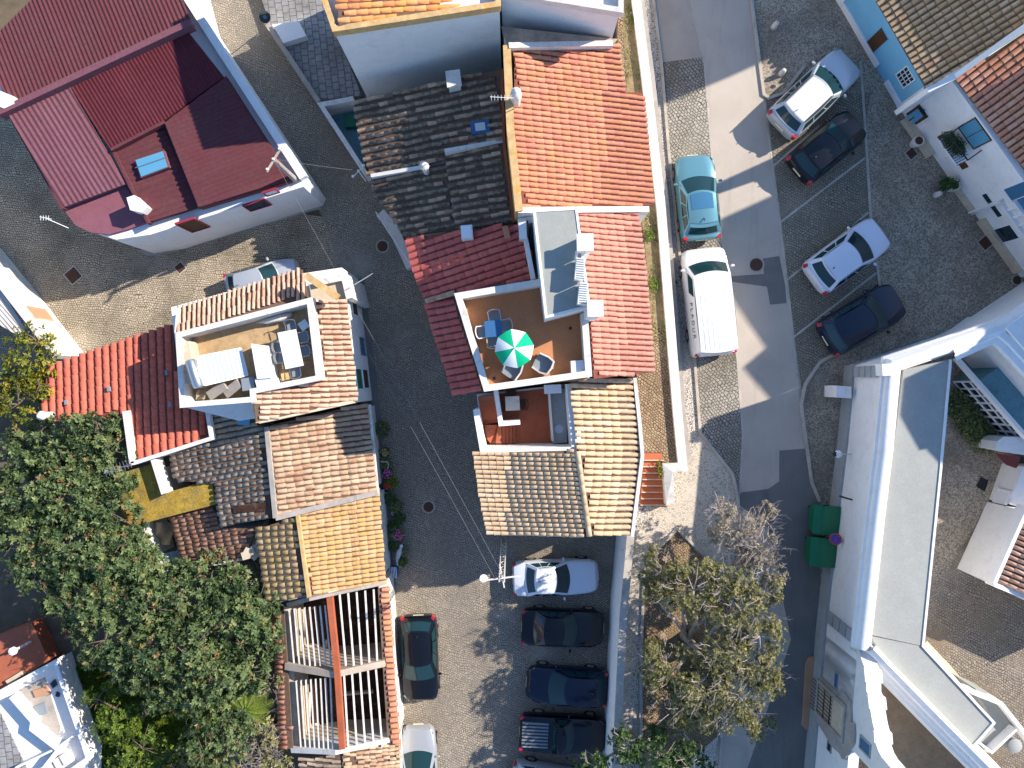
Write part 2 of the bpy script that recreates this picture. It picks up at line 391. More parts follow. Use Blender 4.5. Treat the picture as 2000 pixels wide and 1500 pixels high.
cobble('paver', .36, 1.45, .06, .1, a=(.34, .34, .34), b2=(.27, .27, .28), joint=(.12, .12, .12))
cobble('brown_cobble', .13, .7, a=(.42, .30, .18), b2=(.26, .18, .11), joint=(.08, .05, .03), dirt=(.14, .10, .05), patch=(.48, .38, .24))
mosaic('calcada', 11, (.64, .59, .51), (.30, .27, .23), amount=.3, soil=(.5, .44, .37))
mosaic('calcada_dark', 13, (.52, .44, .34), (.22, .185, .14), amount=.6, joint=(.17,.14,.105), soil=(.17, .135, .10))
mosaic('calcada_speckle', 12, (.62, .54, .43), (.24, .21, .17), amount=.28, joint=(.28,.24,.19), soil=(.58, .52, .43))
asphalt('road', (.43, .375, .315), (.50, .44, .37))
asphalt('asphalt_patch', (.155, .15, .145), (.20, .19, .175))
asphalt('concrete_bay', (.36, .31, .26), (.44, .38, .32))
plain('kerb', (.50, .45, .38), .9, var=.25, dirt=(.2, .17, .13))
plain('line_paint', (.5, .48, .42), .9, var=.4)
plain('white_wall', (.80, .79, .77), .85, var=.06, vs=.8, dirt=(.5, .46, .4), dirt_amt=.35, fine=.04)
plain('white_old', (.72, .69, .64), .9, var=.12, vs=1.5, dirt=(.36, .31, .25), dirt_amt=.75, fine=.1)
plain('white_paint', (.8, .8, .8), .6, var=.03, fine=.02)
plain('cream', (.62, .52, .38), .9, var=.15, dirt=(.35, .27, .18), dirt_amt=.6)
plain('ochre_lichen', (.62, .42, .20), .95, var=.35, vs=3, dirt=(.60, .30, .03), dirt_amt=1)
plain('grey_flat', (.33, .34, .31), .9, var=.1, vs=1.1, dirt=(.42, .42, .38), dirt_amt=.4)
plain('church_roof', (.34, .345, .32), .85, var=.08, vs=.5, dirt=(.36, .42, .38), dirt_amt=.45)
plain('plinth', (.34, .36, .37), .9, var=.12, dirt=(.22, .22, .22))
plain('terracotta_floor', (.50, .22, .10), .8, var=.15, vs=2, dirt=(.38, .17, .09), dirt_amt=.5)
plain('terracotta_dark', (.40, .12, .065), .8, var=.2, vs=2, dirt=(.25, .09, .06), dirt_amt=.4)
plain('step_red', (.52, .14, .06), .8, var=.2, vs=2, dirt=(.42, .16, .08))
plain('gold_floor', (.50, .35, .19), .85, var=.3, vs=2.5, dirt=(.25, .13, .05), dirt_amt=.8)
plain('blue_wall', (.19, .47, .66), .8, var=.06, fine=.04, dirt=(.3, .55, .68), dirt_amt=.3)
plain('stone', (.40, .36, .32), .9, var=.25, dirt=(.2, .18, .16))
plain('brown_wood', (.10, .045, .02), .7, var=.3)
plain('grey_wood', (.45, .38, .30), .9, var=.2, dirt=(.25, .2, .15))
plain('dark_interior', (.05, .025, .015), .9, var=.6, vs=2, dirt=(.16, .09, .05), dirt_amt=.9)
plain('rubble', (.38, .30, .20), .9, var=.5, vs=3, dirt=(.15, .08, .05), dirt_amt=1)
plain('garden_soil', (.30, .22, .12), .95, var=.5, vs=3.5, dirt=(.17, .17, .05), dirt_amt=.8)
plain('grass_mat', (.11, .17, .02), .9, var=.5, vs=4, dirt=(.16, .20, .03), dirt_amt=.8)
plain('bark', (.16, .12, .09), .95, var=.3, vs=6)
plain('pale_bark', (.40, .34, .30), .95, var=.3, vs=6)
plain('ground_metal', (.10, .05, .035), .7, .3)
plain('yellow_lichen', (.42, .28, .045), .95, var=.45, vs=1.8, dirt=(.10, .10, .085), dirt_amt=1, fine=.5)
plain('teal_roof', (.14, .30, .36), .85, var=.2, dirt=(.06, .12, .14), dirt_amt=.6)
plain('pink_cloth', (.65, .02, .12), .9)
plain('tan_cloth', (.45, .38, .27), .95, var=.2)
plain('pot_white', (.7, .66, .6), .8, var=.1, dirt=(.4, .3, .2), dirt_amt=.6)
plain('purple_terrace', (.24, .09, .115), .8, var=.12, vs=1.2, dirt=(.16, .05, .07), dirt_amt=.5)
plain('brick_red', (.42, .11, .05), .9, var=.3, dirt=(.25, .1, .06))
plain('panel_brown', (.50, .27, .16), .85, var=.15)
plain('corr_blue', (.50, .55, .60), .6, var=.15)
plain('corr_white', (.55, .50, .46), .8, var=.2)
tilemat('tile_under', (.16, .105, .07), (.17, .11, .075), (.18, .115, .08), None, 0, .3)
tilemat('tile_under_red', (.20, .06, .04), (.21, .065, .045), (.22, .07, .05), None, 0, .0)
flat('dark_glass', (.012, .03, .045), .06, 0, .6)
flat('blue_glass', (.05, .16, .28), .08, 0, .6)
flat('sky_glass', (.10, .30, .45), .25, 0, .5)
flat('dark_paint', (.02, .022, .025), .5)
flat('red_paint', (.35, .01, .02), .5)
flat('maroon_paint', (.30, .02, .05), .6)
flat('metal', (.55, .56, .57), .35, .9)
flat('white_plastic', (.78, .79, .8), .45)
flat('grey_plastic', (.22, .25, .28), .55)
flat('green_plastic', (.0, .14, .06), .42)
flat('umbrella_green', (.0, .42, .20), .8, 0, .2)
flat('umbrella_white', (.78, .80, .78), .8, 0, .2)
flat('blue_plastic', (.03, .12, .27), .5)
flat('rubber', (.015, .015, .016), .8)
flat('lamp_red', (.5, .01, .012), .2, 0, .6, .6)
flat('lamp_clear', (.6, .62, .64), .12, 0, .7, .5)
flat('plate', (.7, .68, .5), .5)
flat('wire', (.14, .135, .13), .8)
flat('black_print', (.01, .01, .012), .7)
flat('sign_blue', (.02, .05, .35), .5)
flat('pink_petal', (.75, .12, .45), .7)
flat('red_petal', (.7, .03, .03), .7)
flat('solar', (.55, .64, .72), .12, .2, .8)
tilemat('tile_red', (.50, .185, .13), (.55, .215, .15), (.60, .25, .175), (.52, .28, .09), .28, .0)
tilemat('tile_red2', (.56, .24, .175), (.60, .265, .195), (.64, .29, .215), None, 0, .0)
tilemat('tile_maroonred', (.52, .12, .105), (.58, .14, .12), (.62, .16, .135), None, 0, .25, (.25, .06, .055))
tilemat('tile_black', (.11, .075, .055), (.20, .14, .10), (.52, .34, .23), (.48, .43, .34), .22, .3, lsc=5)
tilemat('tile_beige', (.58, .40, .25), (.66, .47, .30), (.72, .54, .37), (.45, .36, .12), .12, .12, (.3, .2, .12))
tilemat('tile_salmon', (.54, .27, .18), (.64, .36, .25), (.68, .44, .33), (.70, .56, .42), .25, .2, (.3, .16, .1))
tilemat('tile_brown', (.40, .22, .14), (.52, .32, .21), (.60, .42, .30), (.50, .42, .28), .35, .45, (.12, .07, .055))
tilemat('tile_ochre', (.48, .28, .16), (.56, .35, .20), (.64, .43, .28), (.48, .30, .09), .45, .35, (.30, .2, .12), 2.2)
tilemat('tile_yellow', (.48, .32, .17), (.56, .38, .21), (.62, .44, .26), (.48, .35, .10), .35, .25, (.2, .13, .06))
tilemat('tile_yellowgrey', (.56, .38, .24), (.68, .50, .32), (.76, .60, .42), (.55, .42, .18), .25, .25, (.14, .09, .05))
tilemat('tile_greybrown', (.26, .18, .13), (.42, .31, .22), (.55, .43, .33), (.45, .42, .33), .3, .5)
tilemat('tile_terra', (.42, .20, .12), (.52, .27, .17), (.56, .33, .22), None, 0, .45, (.2, .1, .07))
tilemat('tile_orange', (.66, .27, .17), (.72, .33, .22), (.78, .42, .30), (.55, .32, .12), .2, .1)
tilemat('tile_gold', (.58, .20, .09), (.64, .25, .11), (.68, .32, .17), (.55, .30, .05), .35, .05)
tilemat('sheet_maroon', (.115, .042, .047), (.125, .045, .051), (.135, .049, .055), None, 0, .4, (.12, .02, .03))
tilemat('sheet_purple', (.165, .07, .085), (.18, .076, .092), (.19, .082, .10), None, 0, .35, (.17, .055, .08))
tilemat('sheet_dark', (.095, .018, .026), (.105, .021, .03), (.115, .024, .034), None, 0, .3, (.07, .012, .016))
leafmat('leaf_dark', ((0, (.025, .055, .018)), (.4, (.095, .145, .05)), (.8, (.215, .265, .10)), (.9, (.27, .29, .09)), (.955, (.22, .13, .06)), (1, (.22, .10, .05))))
leafmat('leaf_olive', ((0, (.10, .10, .03)), (.5, (.25, .24, .085)), (.85, (.40, .37, .16)), (1, (.46, .38, .22))))
leafmat('leaf_grey', ((0, (.20, .17, .12)), (.6, (.38, .33, .25)), (1, (.5, .43, .34))))
leafmat('leaf_yellow', ((0, (.06, .085, .01)), (.5, (.18, .20, .02)), (.85, (.32, .29, .03)), (.93, (.55, .33, .02)), (1, (.6, .36, .03))))
leafmat('leaf_bright', ((0, (.05, .09, .01)), (.6, (.13, .20, .02)), (1, (.26, .31, .05))))
leafmat('leaf_green', ((0, (.02, .05, .012)), (.6, (.06, .12, .03)), (1, (.14, .2, .05))))
tilemat('tile_redrib', (.54, .13, .085), (.58, .145, .095), (.62, .16, .105), None, 0, .0)
cobble('court_floor', .12, .5, a=(.34, .29, .23), b2=(.21, .18, .15), joint=(.07, .06, .05), dirt=(.20, .15, .10), patch=(.42, .35, .27))
plain('earth_roof', (.36, .25, .15), .95, var=.3, vs=1.5, dirt=(.22, .15, .08), dirt_amt=.8)
flat('awning_red', (.10, .015, .02), .8)
# ---------------------------------------------------------------- terrain
def rect(x0, y0, x1, y1): return [(x0, y0), (x1, y0), (x1, y1), (x0, y1)]
m = MB(); m.add([(-400, -400, -.05), (400, -400, -.05), (400, 400, -.05), (-400, 400, -.05)], [[0, 1, 2, 3]]); m.build('ground', 'earth')['kind'] = 'structure'
sheet('lower_lane', [(200, -400), (1230, -400), (1230, 2000), (740, 2000), (700, 700), (640, 440), (340, -60)], .004, 'cobble_lane')
sheet('lower_yard', [(-500, -100), (60, 100), (330, 380), (640, 425), (690, 520), (705, 700), (-300, 760), (-500, 400)], .0, 'cobble_yard')
sheet('doorstep_pavement', [(262, 488), (300, 487), (420, 455), (620, 398), (628, 407), (420, 468), (340, 492), (290, 500)], .02, 'stone')
sheet('house_footway', [(700, 545), (712, 545), (742, 790), (755, 1000), (775, 1160), (765, 1180), (745, 1160), (720, 800)], .012, 'asphalt_patch')
# upper terrace: one retained block that carries the road and the plazas
UB = [(1212, -300), (1216, 60), (1262, 180), (1278, 400), (1285, 735), (1250, 740), (1252, 880), (1228, 1050), (1218, 1130), (1196, 1500), (1180, 1900), (3200, 1900), (3200, -300)]
m = MB(); q = [W(x, y, U) for x, y in UB]; m.prism([(p.x, p.y, U-.01) for p in q], [(p.x, p.y, -.05) for p in q]); m.build('upper_terrace', 'stone')['kind'] = 'structure'
sheet('road', [(1348, -300), (1465, -300), (1466, 0), (1490, 180), (1522, 420), (1543, 600), (1562, 780), (1580, 930), (1600, 985), (1600, 1120), (1590, 1300), (1575, 1500), (1560, 1900), (1380, 1900), (1392, 1500), (1440, 1330), (1442, 1100), (1445, 960), (1451, 850), (1440, 700), (1406, 430), (1390, 300), (1376, 125), (1350, 0)], U+.002, 'road')
sheet('asphalt_strip', [(1522, 880), (1574, 876), (1582, 930), (1602, 985), (1602, 1120), (1592, 1300), (1576, 1500), (1560, 1900), (1450, 1900), (1460, 1500), (1545, 1250), (1500, 1030), (1443, 985), (1446, 962), (1500, 955), (1522, 940)], U+.006, 'asphalt_patch')
sheet('asphalt_strip', [(1490, 505), (1522, 500), (1534, 560), (1536, 592), (1504, 595), (1498, 560), (1440, 552), (1420, 548), (1420, 540), (1492, 535)], U+.006, 'asphalt_patch')
sheet('sidewalk', [(1250, -300), (1276, -300), (1276, 0), (1291, 120), (1306, 300), (1326, 490), (1356, 700), (1367, 845), (1430, 925), (1441, 975), (1441, 1100), (1420, 1300), (1395, 1500), (1380, 1900), (1190, 1900), (1200, 1500), (1222, 1130), (1232, 1050), (1256, 880), (1300, 700), (1260, 0)], U+.002, 'calcada')
sheet('parking_bay', [(1277, 0), (1349, 0), (1375, 125), (1389, 300), (1405, 430), (1439, 700), (1450, 850), (1444, 960), (1436, 925), (1369, 845), (1358, 700), (1328, 490), (1308, 300), (1293, 120)], U+.004, 'cobble_bay')
sheet('concrete_apron', [(1277, -300), (1347, -300), (1349, 0), (1371, 112), (1291, 122), (1277, 0)], U+.009, 'concrete_bay')
sheet('speckled_pavement', [(1262, 1010), (1330, 925), (1368, 850), (1428, 925), (1439, 975), (1439, 1080), (1385, 1095), (1322, 1032), (1262, 1090), (1238, 1300), (1215, 1500), (1207, 1500), (1232, 1130), (1245, 1040)], U+.008, 'calcada_speckle')
sheet('parking_plaza', [(1496, 190), (1700, 180), (1690, 262), (1700, 420), (1718, 560), (1722, 640), (1640, 690), (1600, 700), (1566, 762), (1545, 600), (1524, 420), (1508, 290)], U+.004, 'cobble_plaza')
sheet('mosaic_plaza', [(1468, -300), (1900, -300), (2600, 560), (2600, 2000), (1560, 2000), (1576, 1500), (1594, 1300), (1600, 985), (1584, 930), (1566, 765), (1600, 702), (1640, 692), (1724, 642), (1720, 560), (1702, 420), (1692, 262), (1680, 190), (1496, 190), (1476, 60)], U+.002, 'calcada_dark')
sheet('court_paving', [(1720, 1300), (1860, 1100), (1950, 950), (2600, 900), (2600, 1900), (1700, 1900)], U+.014, 'court_floor')
sheet('tree_bed', [(1262, 1092), (1322, 1038), (1383, 1100), (1425, 1180), (1430, 1300), (1400, 1440), (1330, 1500), (1256, 1500), (1256, 1300)], U+.012, 'brown_cobble')
def kerb(name, pts, z=U, w=.16, h=.1, mat='kerb'):
    q = [W(x, y, z) for x, y in pts]; m = MB(); ribbon(m, q, w, z+h, z-.05); o = m.build(name, mat); o['kind'] = 'structure'; return o
kerb('kerb', [(1276, -300), (1276, 0), (1291, 120), (1306, 300), (1326, 490), (1356, 700), (1367, 845), (1430, 925), (1441, 975), (1441, 1100)], w=.13)
kerb('kerb', [(1349, -300), (1349, 0), (1376, 125), (1390, 300), (1406, 430), (1440, 700), (1451, 850), (1445, 965)], w=.1, h=.012)
kerb('kerb', [(1466, -300), (1467, 0), (1491, 185), (1502, 192), (1530, 182), (1570, 130)], w=.14)
kerb('kerb', [(1492, 195), (1522, 420), (1543, 600), (1560, 760)], w=.09, h=.01)
kerb('kerb', [(1600, 979), (1584, 940), (1564, 790), (1572, 750), (1600, 708), (1640, 686)], w=.14)
kerb('kerb', [(1680, 120), (1690, 262), (1700, 420), (1718, 560), (1722, 600)], w=.12, h=.05)
kerb('kerb', [(1251, 1500), (1251, 1300), (1258, 1100), (1322, 1032), (1387, 1095)], w=.13)
kerb('kerb', [(1405, 1500), (1412, 1400)], w=.1)
for a, b in (((1510, 325), (1600, 245)), ((1524, 434), (1690, 308)), ((1536, 548), (1696, 415)), ((1548, 660), (1718, 528))):
    m = MB(); p, q = W(*a, U), W(*b, U); ribbon(m, [p, q], .09, U+.012, U+.0); o = m.build('parking_line', 'line_paint'); o['kind'] = 'structure'
# raised garden strip beside the middle houses
GZ = U+1.1
gp = [(1214, 0), (1243, 0), (1262, 180), (1287, 400), (1303, 600), (1318, 800), (1326, 905), (1252, 882), (1246, 735), (1240, 400), (1222, 180), (1210, -300), (1240, -300)]
g2 = [(1205, -300), (1240, -300), (1243, 0), (1262, 180), (1287, 400), (1303, 600), (1318, 800), (1326, 907), (1295, 908), (1293, 884), (1250, 884), (1244, 735), (1240, 400), (1205, 180), (1208, 0)]
m = MB(); q = [W(x, y, GZ) for x, y in g2]; m.prism([(p.x, p.y, GZ) for p in q], [(p.x, p.y, U-.02) for p in q]); m.build('garden_strip', 'brown_cobble')['kind'] = 'structure'
sheet('garden_soil', [(1208, -300), (1238, -300), (1240, 0), (1258, 180), (1284, 400), (1298, 560), (1303, 640), (1268, 640), (1262, 500), (1250, 400), (1224, 180), (1214, 0)], GZ+.006, 'garden_soil')
# ---------------------------------------------------------------- middle row of houses
def pxl(*a): return [a[i:i+2] for i in range(0, len(a), 2)]
def loc(px, py, z=0): return W(px, py, z)
# retaining wall of the garden strip
gw = thing('garden_wall', 'long low whitewashed retaining wall between garden strip and sidewalk, stained brown coping', 'wall', W(1310, 500, U))
wall(gw, 'wall', pxl(1237,-300, 1243,-0, 1262,150, 1291,400, 1307,600, 1323,800, 1334,912, 1304,914, 1310,985), [GZ+.25]*7+[GZ+.2, GZ-.35], U-.05, .42, 'white_old')
m = MB(); q = [W(x, y, U+.45) for x, y in pxl(1248,-300, 1254,0, 1274,150, 1302,400, 1318,600, 1334,800, 1345,905)]; ribbon(m, q, .22, U+.5, U-.02); m.build('footing', 'stone', gw)
# red steps
st = thing('stairs', 'short flight of orange red tiled steps with pale nosings climbing to the garden strip', 'stairs', W(1280, 940, U))
for i in range(8):
    y0 = 986-i*12.5; y1 = 986-(i+1)*12.5-1; z = U+.137*(i+1)
    xl = 1251+ i*.8; xr = 1311-i*2.0
    m = MB(); q = [W(a, b, z) for a, b in ((xl, y0), (xr, y0), (xr-1.5, y1), (xl+.6, y1))]; m.prism(q[::-1], [(p.x, p.y, U-.05) for p in q[::-1]]); s_ = m.build('step', 'step_red', st)
    m = MB(); m.beam(q[0]+V(0, -.01, .008), q[1]+V(0, -.01, .008), .05, .03); m.build('nosing', 'cream', s_)
# --- big red roofed house
h = thing('house', 'house with large bright orange red roof and lichened white left verge', 'house', W(1130, 250))
pE = Pl(1270, 300, 6.5, 1, .03, .25)
pg = pxl(1005,90, 1207,85, 1218,180, 1256,181, 1274,401, 1022,406, 1004,250)
shell(h, pg, pE, 0, 'white_wall', .35)
tile_roof(h, pg, pE, 'tile_red', pitch=.232, length=.40, cover=.86, hgt=.075, nobj=280, under='tile_under_red', lenf=1.06)
wall(h, 'verge', [(990,88), (997,250), (1014,412)], 8.35, 6, .32, 'ochre_lichen')
wall(h, 'parapet', [(994,88), (1197,84)], [8.4, 7.4], 6, .22, 'white_old')
wall(h, 'gable_wall', [(1012,410), (1268,408)], [8.3, 6.75], 0, .24, 'white_old', side=0)
ch = MB(); c = W(1008, 182, 9.2); ch.lathe((c.x, c.y, 8.0), [(.18, 0), (.18, .9), (.24, .95), (.24, 1.05), (.12, 1.25), (.2, 1.35), (.05, 1.5)], 10); ch.build('chimney', 'white_old', h, smooth='a')
# --- tall white house at the top
h = thing('house', 'tall white house with blank wall and lichened orange roof inside its parapet', 'house', W(820, -40))
m = MB(); q = [W(x, y, 9.5) for x, y in pxl(651,60, 975,10, 975,-260, 560,-200)]; m.prism([(p.x, p.y, 9.25) for p in q][::-1], [(p.x, p.y, 0) for p in q][::-1]); m.build('wall', 'white_wall', h)
wall(h, 'parapet', pxl(653,56, 973,7, 973,-256, 566,-198), 9.7, 9.24, .22, 'ochre_lichen', closed=True)
pB = Pl(800, 30, 9.4, 1, -.12, .12)
tile_roof(h, pxl(662,50, 968,3, 968,-60, 655,-60), pB, 'tile_gold', pitch=.27, length=.46, cover=.8, hgt=.08, nobj=250)
m = MB(); q = [W(x, y, 9.6) for x, y in pxl(979,-20, 1212,19, 1216,-260, 979,-260)]; m.prism([(p.x, p.y, 9.35) for p in q][::-1], [(p.x, p.y, 0) for p in q][::-1]); m.build('wall', 'white_wall', h, label='pale narrower rear wall beside the garden strip')
wall(h, 'parapet', pxl(979,-18, 1213,19, 1216,-250), [9.62, 9.75, 9.75], 9.3, .2, 'white_old')
tile_roof(h, pxl(985,-40, 1200,10, 1205,-80, 985,-80), Pl(1100, 0, 9.45, 1, .1, .1), 'tile_salmon', nobj=40)
# low dark link roof between the two
h = thing('lean_to', 'narrow dark weathered lean-to roof squeezed under the tall white wall', 'lean-to', W(1090, 70))
pL = Pl(1090, 70, 7.3, 1, 0, .1); pg = pxl(979,52, 1206,76, 1200,84, 990,88); shell(h, pg, pL, 0, 'white_old', .1)
slab(h, pg, pL, .1, 'tile_greybrown', 'roof')
# --- black tiled house
h = thing('house', 'house with old soot black and brown barrel tile roof in three fields', 'house', W(850, 300))
pD = Pl(720, 345, 4.5, -1, .13, .25)
P1 = pxl(690,200, 977,136, 984,272, 868,292, 868,312, 828,324, 722,340, 702,260)
P2 = pxl(870,296, 985,276, 1003,436, 892,448, 886,400)
P3 = pxl(724,346, 828,328, 870,318, 888,448, 792,464, 760,415, 736,385)
for pg, dz, nm, n in ((P1, .12, 'north roof field', 150), (P2, .1, 'right roof field', 80), (P3, -.05, 'left roof field', 70)):
    pl = Pl(720, 345, 4.5+dz, -1, .13, .25)
    tile_roof(h, pg, pl, 'tile_black', pitch=.33, length=.42, cover=.62, hgt=.11, nobj=n, jit=2.0)
shell(h, pxl(694,205, 977,140, 1003,434, 795,460, 742,390, 722,345), pD, 0, 'white_old', .25, .2)
wall(h, 'parapet', [(868,294), (986,274)], 6.2, 5, .16, 'white_old')
wall(h, 'parapet', [(724,343), (830,325)], [4.9, 5.35], 4.3, .16, 'white_old')
wall(h, 'flashing', [(980,134), (984,274), (1004,434)], 6.35, 5.6, .12, 'brick_red')
sk = MB(); c = pD.P(938, 249, .2); sk.box((c.x, c.y), .42, .28, c.z-.15, c.z+.12, .13); s_ = sk.build('skylight', 'blue_plastic', h)
sk = MB(); sk.box((c.x, c.y), .22, .17, c.z+.1, c.z+.135, .13); sk.build('pane', 'lamp_clear', s_)
for (x, y, hh) in ((887, 160, 1.0), (831, 330, 1.1)):
    m = MB(); c = pD.P(x, y, .5)
    if y < 200: m.box((c.x, c.y), .26, .3, c.z-.9, c.z+.35, .13); m.box((c.x, c.y), .32, .36, c.z+.35, c.z+.42, .13)
    else: m.lathe((c.x, c.y, c.z-.8), [(.14, 0), (.14, 1.2), (.22, 1.25), (.2, 1.4), (.08, 1.5)], 10)
    m.build('chimney', 'white_old', h)
# little walled patio left of it
h = thing('patio_wall', 'white coped patio wall enclosing a narrow dark teal yard left of the black roofs', 'wall', W(660, 260))
wall(h, 'wall', [(690,192), (626,204), (716,342)], 2.6, 0, .22, 'white_old')
m = MB(); q = [W(x, y, 1.9) for x, y in pxl(640,216, 692,208, 712,300, 706,320)]; m.add([(p.x, p.y, 1.2) for p in q], [[3, 2, 1, 0]]); m.build('glazed_cover', 'teal_roof', h)
m = MB(); c = W(683, 236, 1.6); m.box((c.x, c.y), .25, .3, 1.2, 1.6, .1); m.build('vent_box', 'green_plastic', h)
# raised paved patio at the top
m = MB(); q = [W(x, y, .5) for x, y in pxl(470,-120, 620,-60, 655,60, 706,186, 626,194, 528,48)]; m.prism(q[::-1], [(p.x, p.y, 0) for p in q][::-1]); m.build('raised_patio', 'paver')['kind'] = 'structure'
h = thing('wall', 'low dark stone wall edging the blue shaded paved patio', 'wall', W(570, 120))
wall(h, 'wall', [(520,44), (622,198)], .85, 0, .25, 'stone')
h = thing('bench', 'white rendered bench block on the shaded paved patio', 'bench', W(565, 62, .5))
m = MB(); q = [W(x, y, 1.0) for x, y in pxl(531,48, 583,41, 598,70, 553,84)]; m.prism(q[::-1], [(p.x, p.y, .5) for p in q][::-1]); m.build('seat', 'white_wall', h)
# --- red house with roof terrace
h = thing('house', 'white terrace house with maroon red street roof, grey flat stair head and orange sun terrace', 'house', W(1010, 600)); HT = h
TZ = 7.35; PZ = 8.2
pL1 = Pl(830, 590, 5.3, -.96, .27, .27); R1 = pxl(793,465, 1012,437, 1030,445, 1042,545, 888,571, 832,588, 806,520)
shell(h, R1, pL1, 0, 'white_wall', .3); tile_roof(h, R1, pL1, 'tile_maroonred', pitch=.31, length=.45, cover=.86, hgt=.075, nobj=90, under='tile_under_red', label='maroon red street side roof')
pL2 = Pl(885, 768, 5.3, -.985, .17, .2); R2 = pxl(831,592, 888,576, 944,764, 887,769)
shell(h, R2, pL2, 0, 'white_wall', .3); tile_roof(h, R2, pL2, 'tile_maroonred', pitch=.31, length=.45, cover=.86, hgt=.075, nobj=50, name='roof')
m = MB(); a, b = pL1.P(833, 588), pL1.P(888, 572); ridge(bpy.data.objects[[o.name for o in h.children if o.name.startswith('roof')][0]], a+V(0, 0, .05), b+V(0, 0, .05), 'tile_salmon')
pR = Pl(1276, 560, 6.45, 1, .04, .28); R3 = pxl(1127,412, 1243,411, 1258,520, 1276,727, 1160,740, 1150,612)
shell(h, R3, pR, 0, 'white_wall', .35); tile_roof(h, R3, pR, 'tile_red2', pitch=.232, length=.40, cover=.86, hgt=.075, nobj=130, under='tile_under_red', lenf=1.06, label='salmon red roof facing the road')
# terrace block
ter = pxl(895,578, 1062,550, 1150,618, 1155,738, 950,760)
m = MB(); q = [W(x, y, PZ) for x, y in ter]; m.prism([(p.x, p.y, TZ-.02) for p in q][::-1], [(p.x, p.y, 0) for p in q][::-1]); m.build('terrace_block', 'white_wall', h)
sheet('terrace_floor', [(900, 580), (1062, 556), (1145, 618), (1150, 742), (952, 758)], TZ, 'terracotta_floor', None, h, zref=PZ)
wall(h, 'parapet', pxl(1055,551, 895,578, 950,758, 1150,730, 1142,612), PZ, TZ-.3, .27, 'white_old')
m = MB(); q = [W(x, y, 8.0) for x, y in pxl(1115,705, 1140,703, 1143,734, 1117,734)]; m.prism([(p.x, p.y, 7.95) for p in q][::-1], [(p.x, p.y, TZ) for p in q][::-1]); m.build('hatch', 'white_plastic', h)
# grey stair head
SZ = 9.4; box = pxl(1042,410, 1126,405, 1152,600, 1066,622)
m = MB(); q = [W(x, y, SZ) for x, y in box]; m.prism([(p.x, p.y, SZ-.02) for p in q][::-1], [(p.x, p.y, 0) for p in q][::-1]); sh = m.build('stair_head', 'white_wall', h)
m = MB(); q = inset([W(x, y, SZ) for x, y in box], .1); m.add([(p.x, p.y, SZ+.03) for p in q], [[0, 1, 2, 3][::-1]]); m.build('flat_roof', 'grey_flat', sh)
m = MB(); ribbon(m, inset([W(x, y, SZ) for x, y in box], .06), .1, SZ+.06, SZ-.1, True); m.build('rim', 'white_wall', sh)
for i, (x, y, s) in enumerate(((1143, 473, .27), (1163, 602, .26))):
    m = MB(); c = W(x, y, 10.3); m.box((c.x, c.y), s, s*1.05, 7.0, 10.2, .03); m.box((c.x, c.y), s+.05, s*1.05+.05, 10.2, 10.3, .03); m.build('chimney', 'white_wall', h)
for i, (x0, y0, x1, y1) in enumerate(((1127, 508, 1139, 542), (1132, 554, 1146, 592))):
    a = thing('air_conditioner', ('upper', 'lower')[i]+' of two white outdoor cooling units standing on the grey stair head roof', 'air conditioner', W((x0+x1)/2, (y0+y1)/2, SZ), group='cooling units on the stair head')
    m = MB(); c = W((x0+x1)/2, (y0+y1)/2, 10.1); m.box((c.x, c.y), .17, .42, SZ+.15, 10.1, -.1); m.build('casing', 'white_plastic', a)
    m = MB()
    for k in range(9): m.box((c.x, c.y-.36+k*.09), .15, .02, 10.1, 10.115, -.1)
    m.build('grille', 'grey_plastic', a)
    for k in (-1, 1): m = MB(); m.box((c.x, c.y+k*.3), .2, .03, SZ, SZ+.16, -.1); m.build('foot', 'metal', a)
m = MB(); pt = [W(1142,494,9.9), W(1133,487,10.15), W(1126,492,10.1), W(1125,505,9.9), W(1127,520,9.6)]; m.tube(pt, .05, 8); m.build('duct', 'white_plastic', h, smooth=True)
a = thing('air_conditioner', 'white outdoor cooling unit on the left side of the stair head above maroon tiles', 'air conditioner', W(1021, 448, 7))
m = MB(); c = W(1021, 448, 7.6); m.box((c.x, c.y), .16, .4, 7.0, 7.6, .05); m.build('casing', 'white_plastic', a)
m = MB(); c2 = W(1030, 446, 7.5); m.box((c2.x, c2.y), .05, .33, 7.02, 7.5, .05); m.build('fan_grille', 'dark_paint', a)
m = MB(); c = pL1.P(912, 454, .4); m.box((c.x, c.y), .25, .3, c.z-.8, c.z+.12, .08); m.box((c.x, c.y), .2, .25, c.z+.12, c.z+.2, .08); m.build('vent', 'white_plastic', h)
m = MB(); c = pL1.P(989, 455, .1); m.box((c.x, c.y), .12, .28, c.z-.1, c.z+.14, .25); m.build('roof_hatch', 'tile_red', h)
wall(h, 'wall', [(1018,420), (1042,545)], 7.3, 6, .18, 'white_wall')
wall(h, 'wall', [(1012,432), (1045,428)], 7.4, 6, .25, 'white_wall')
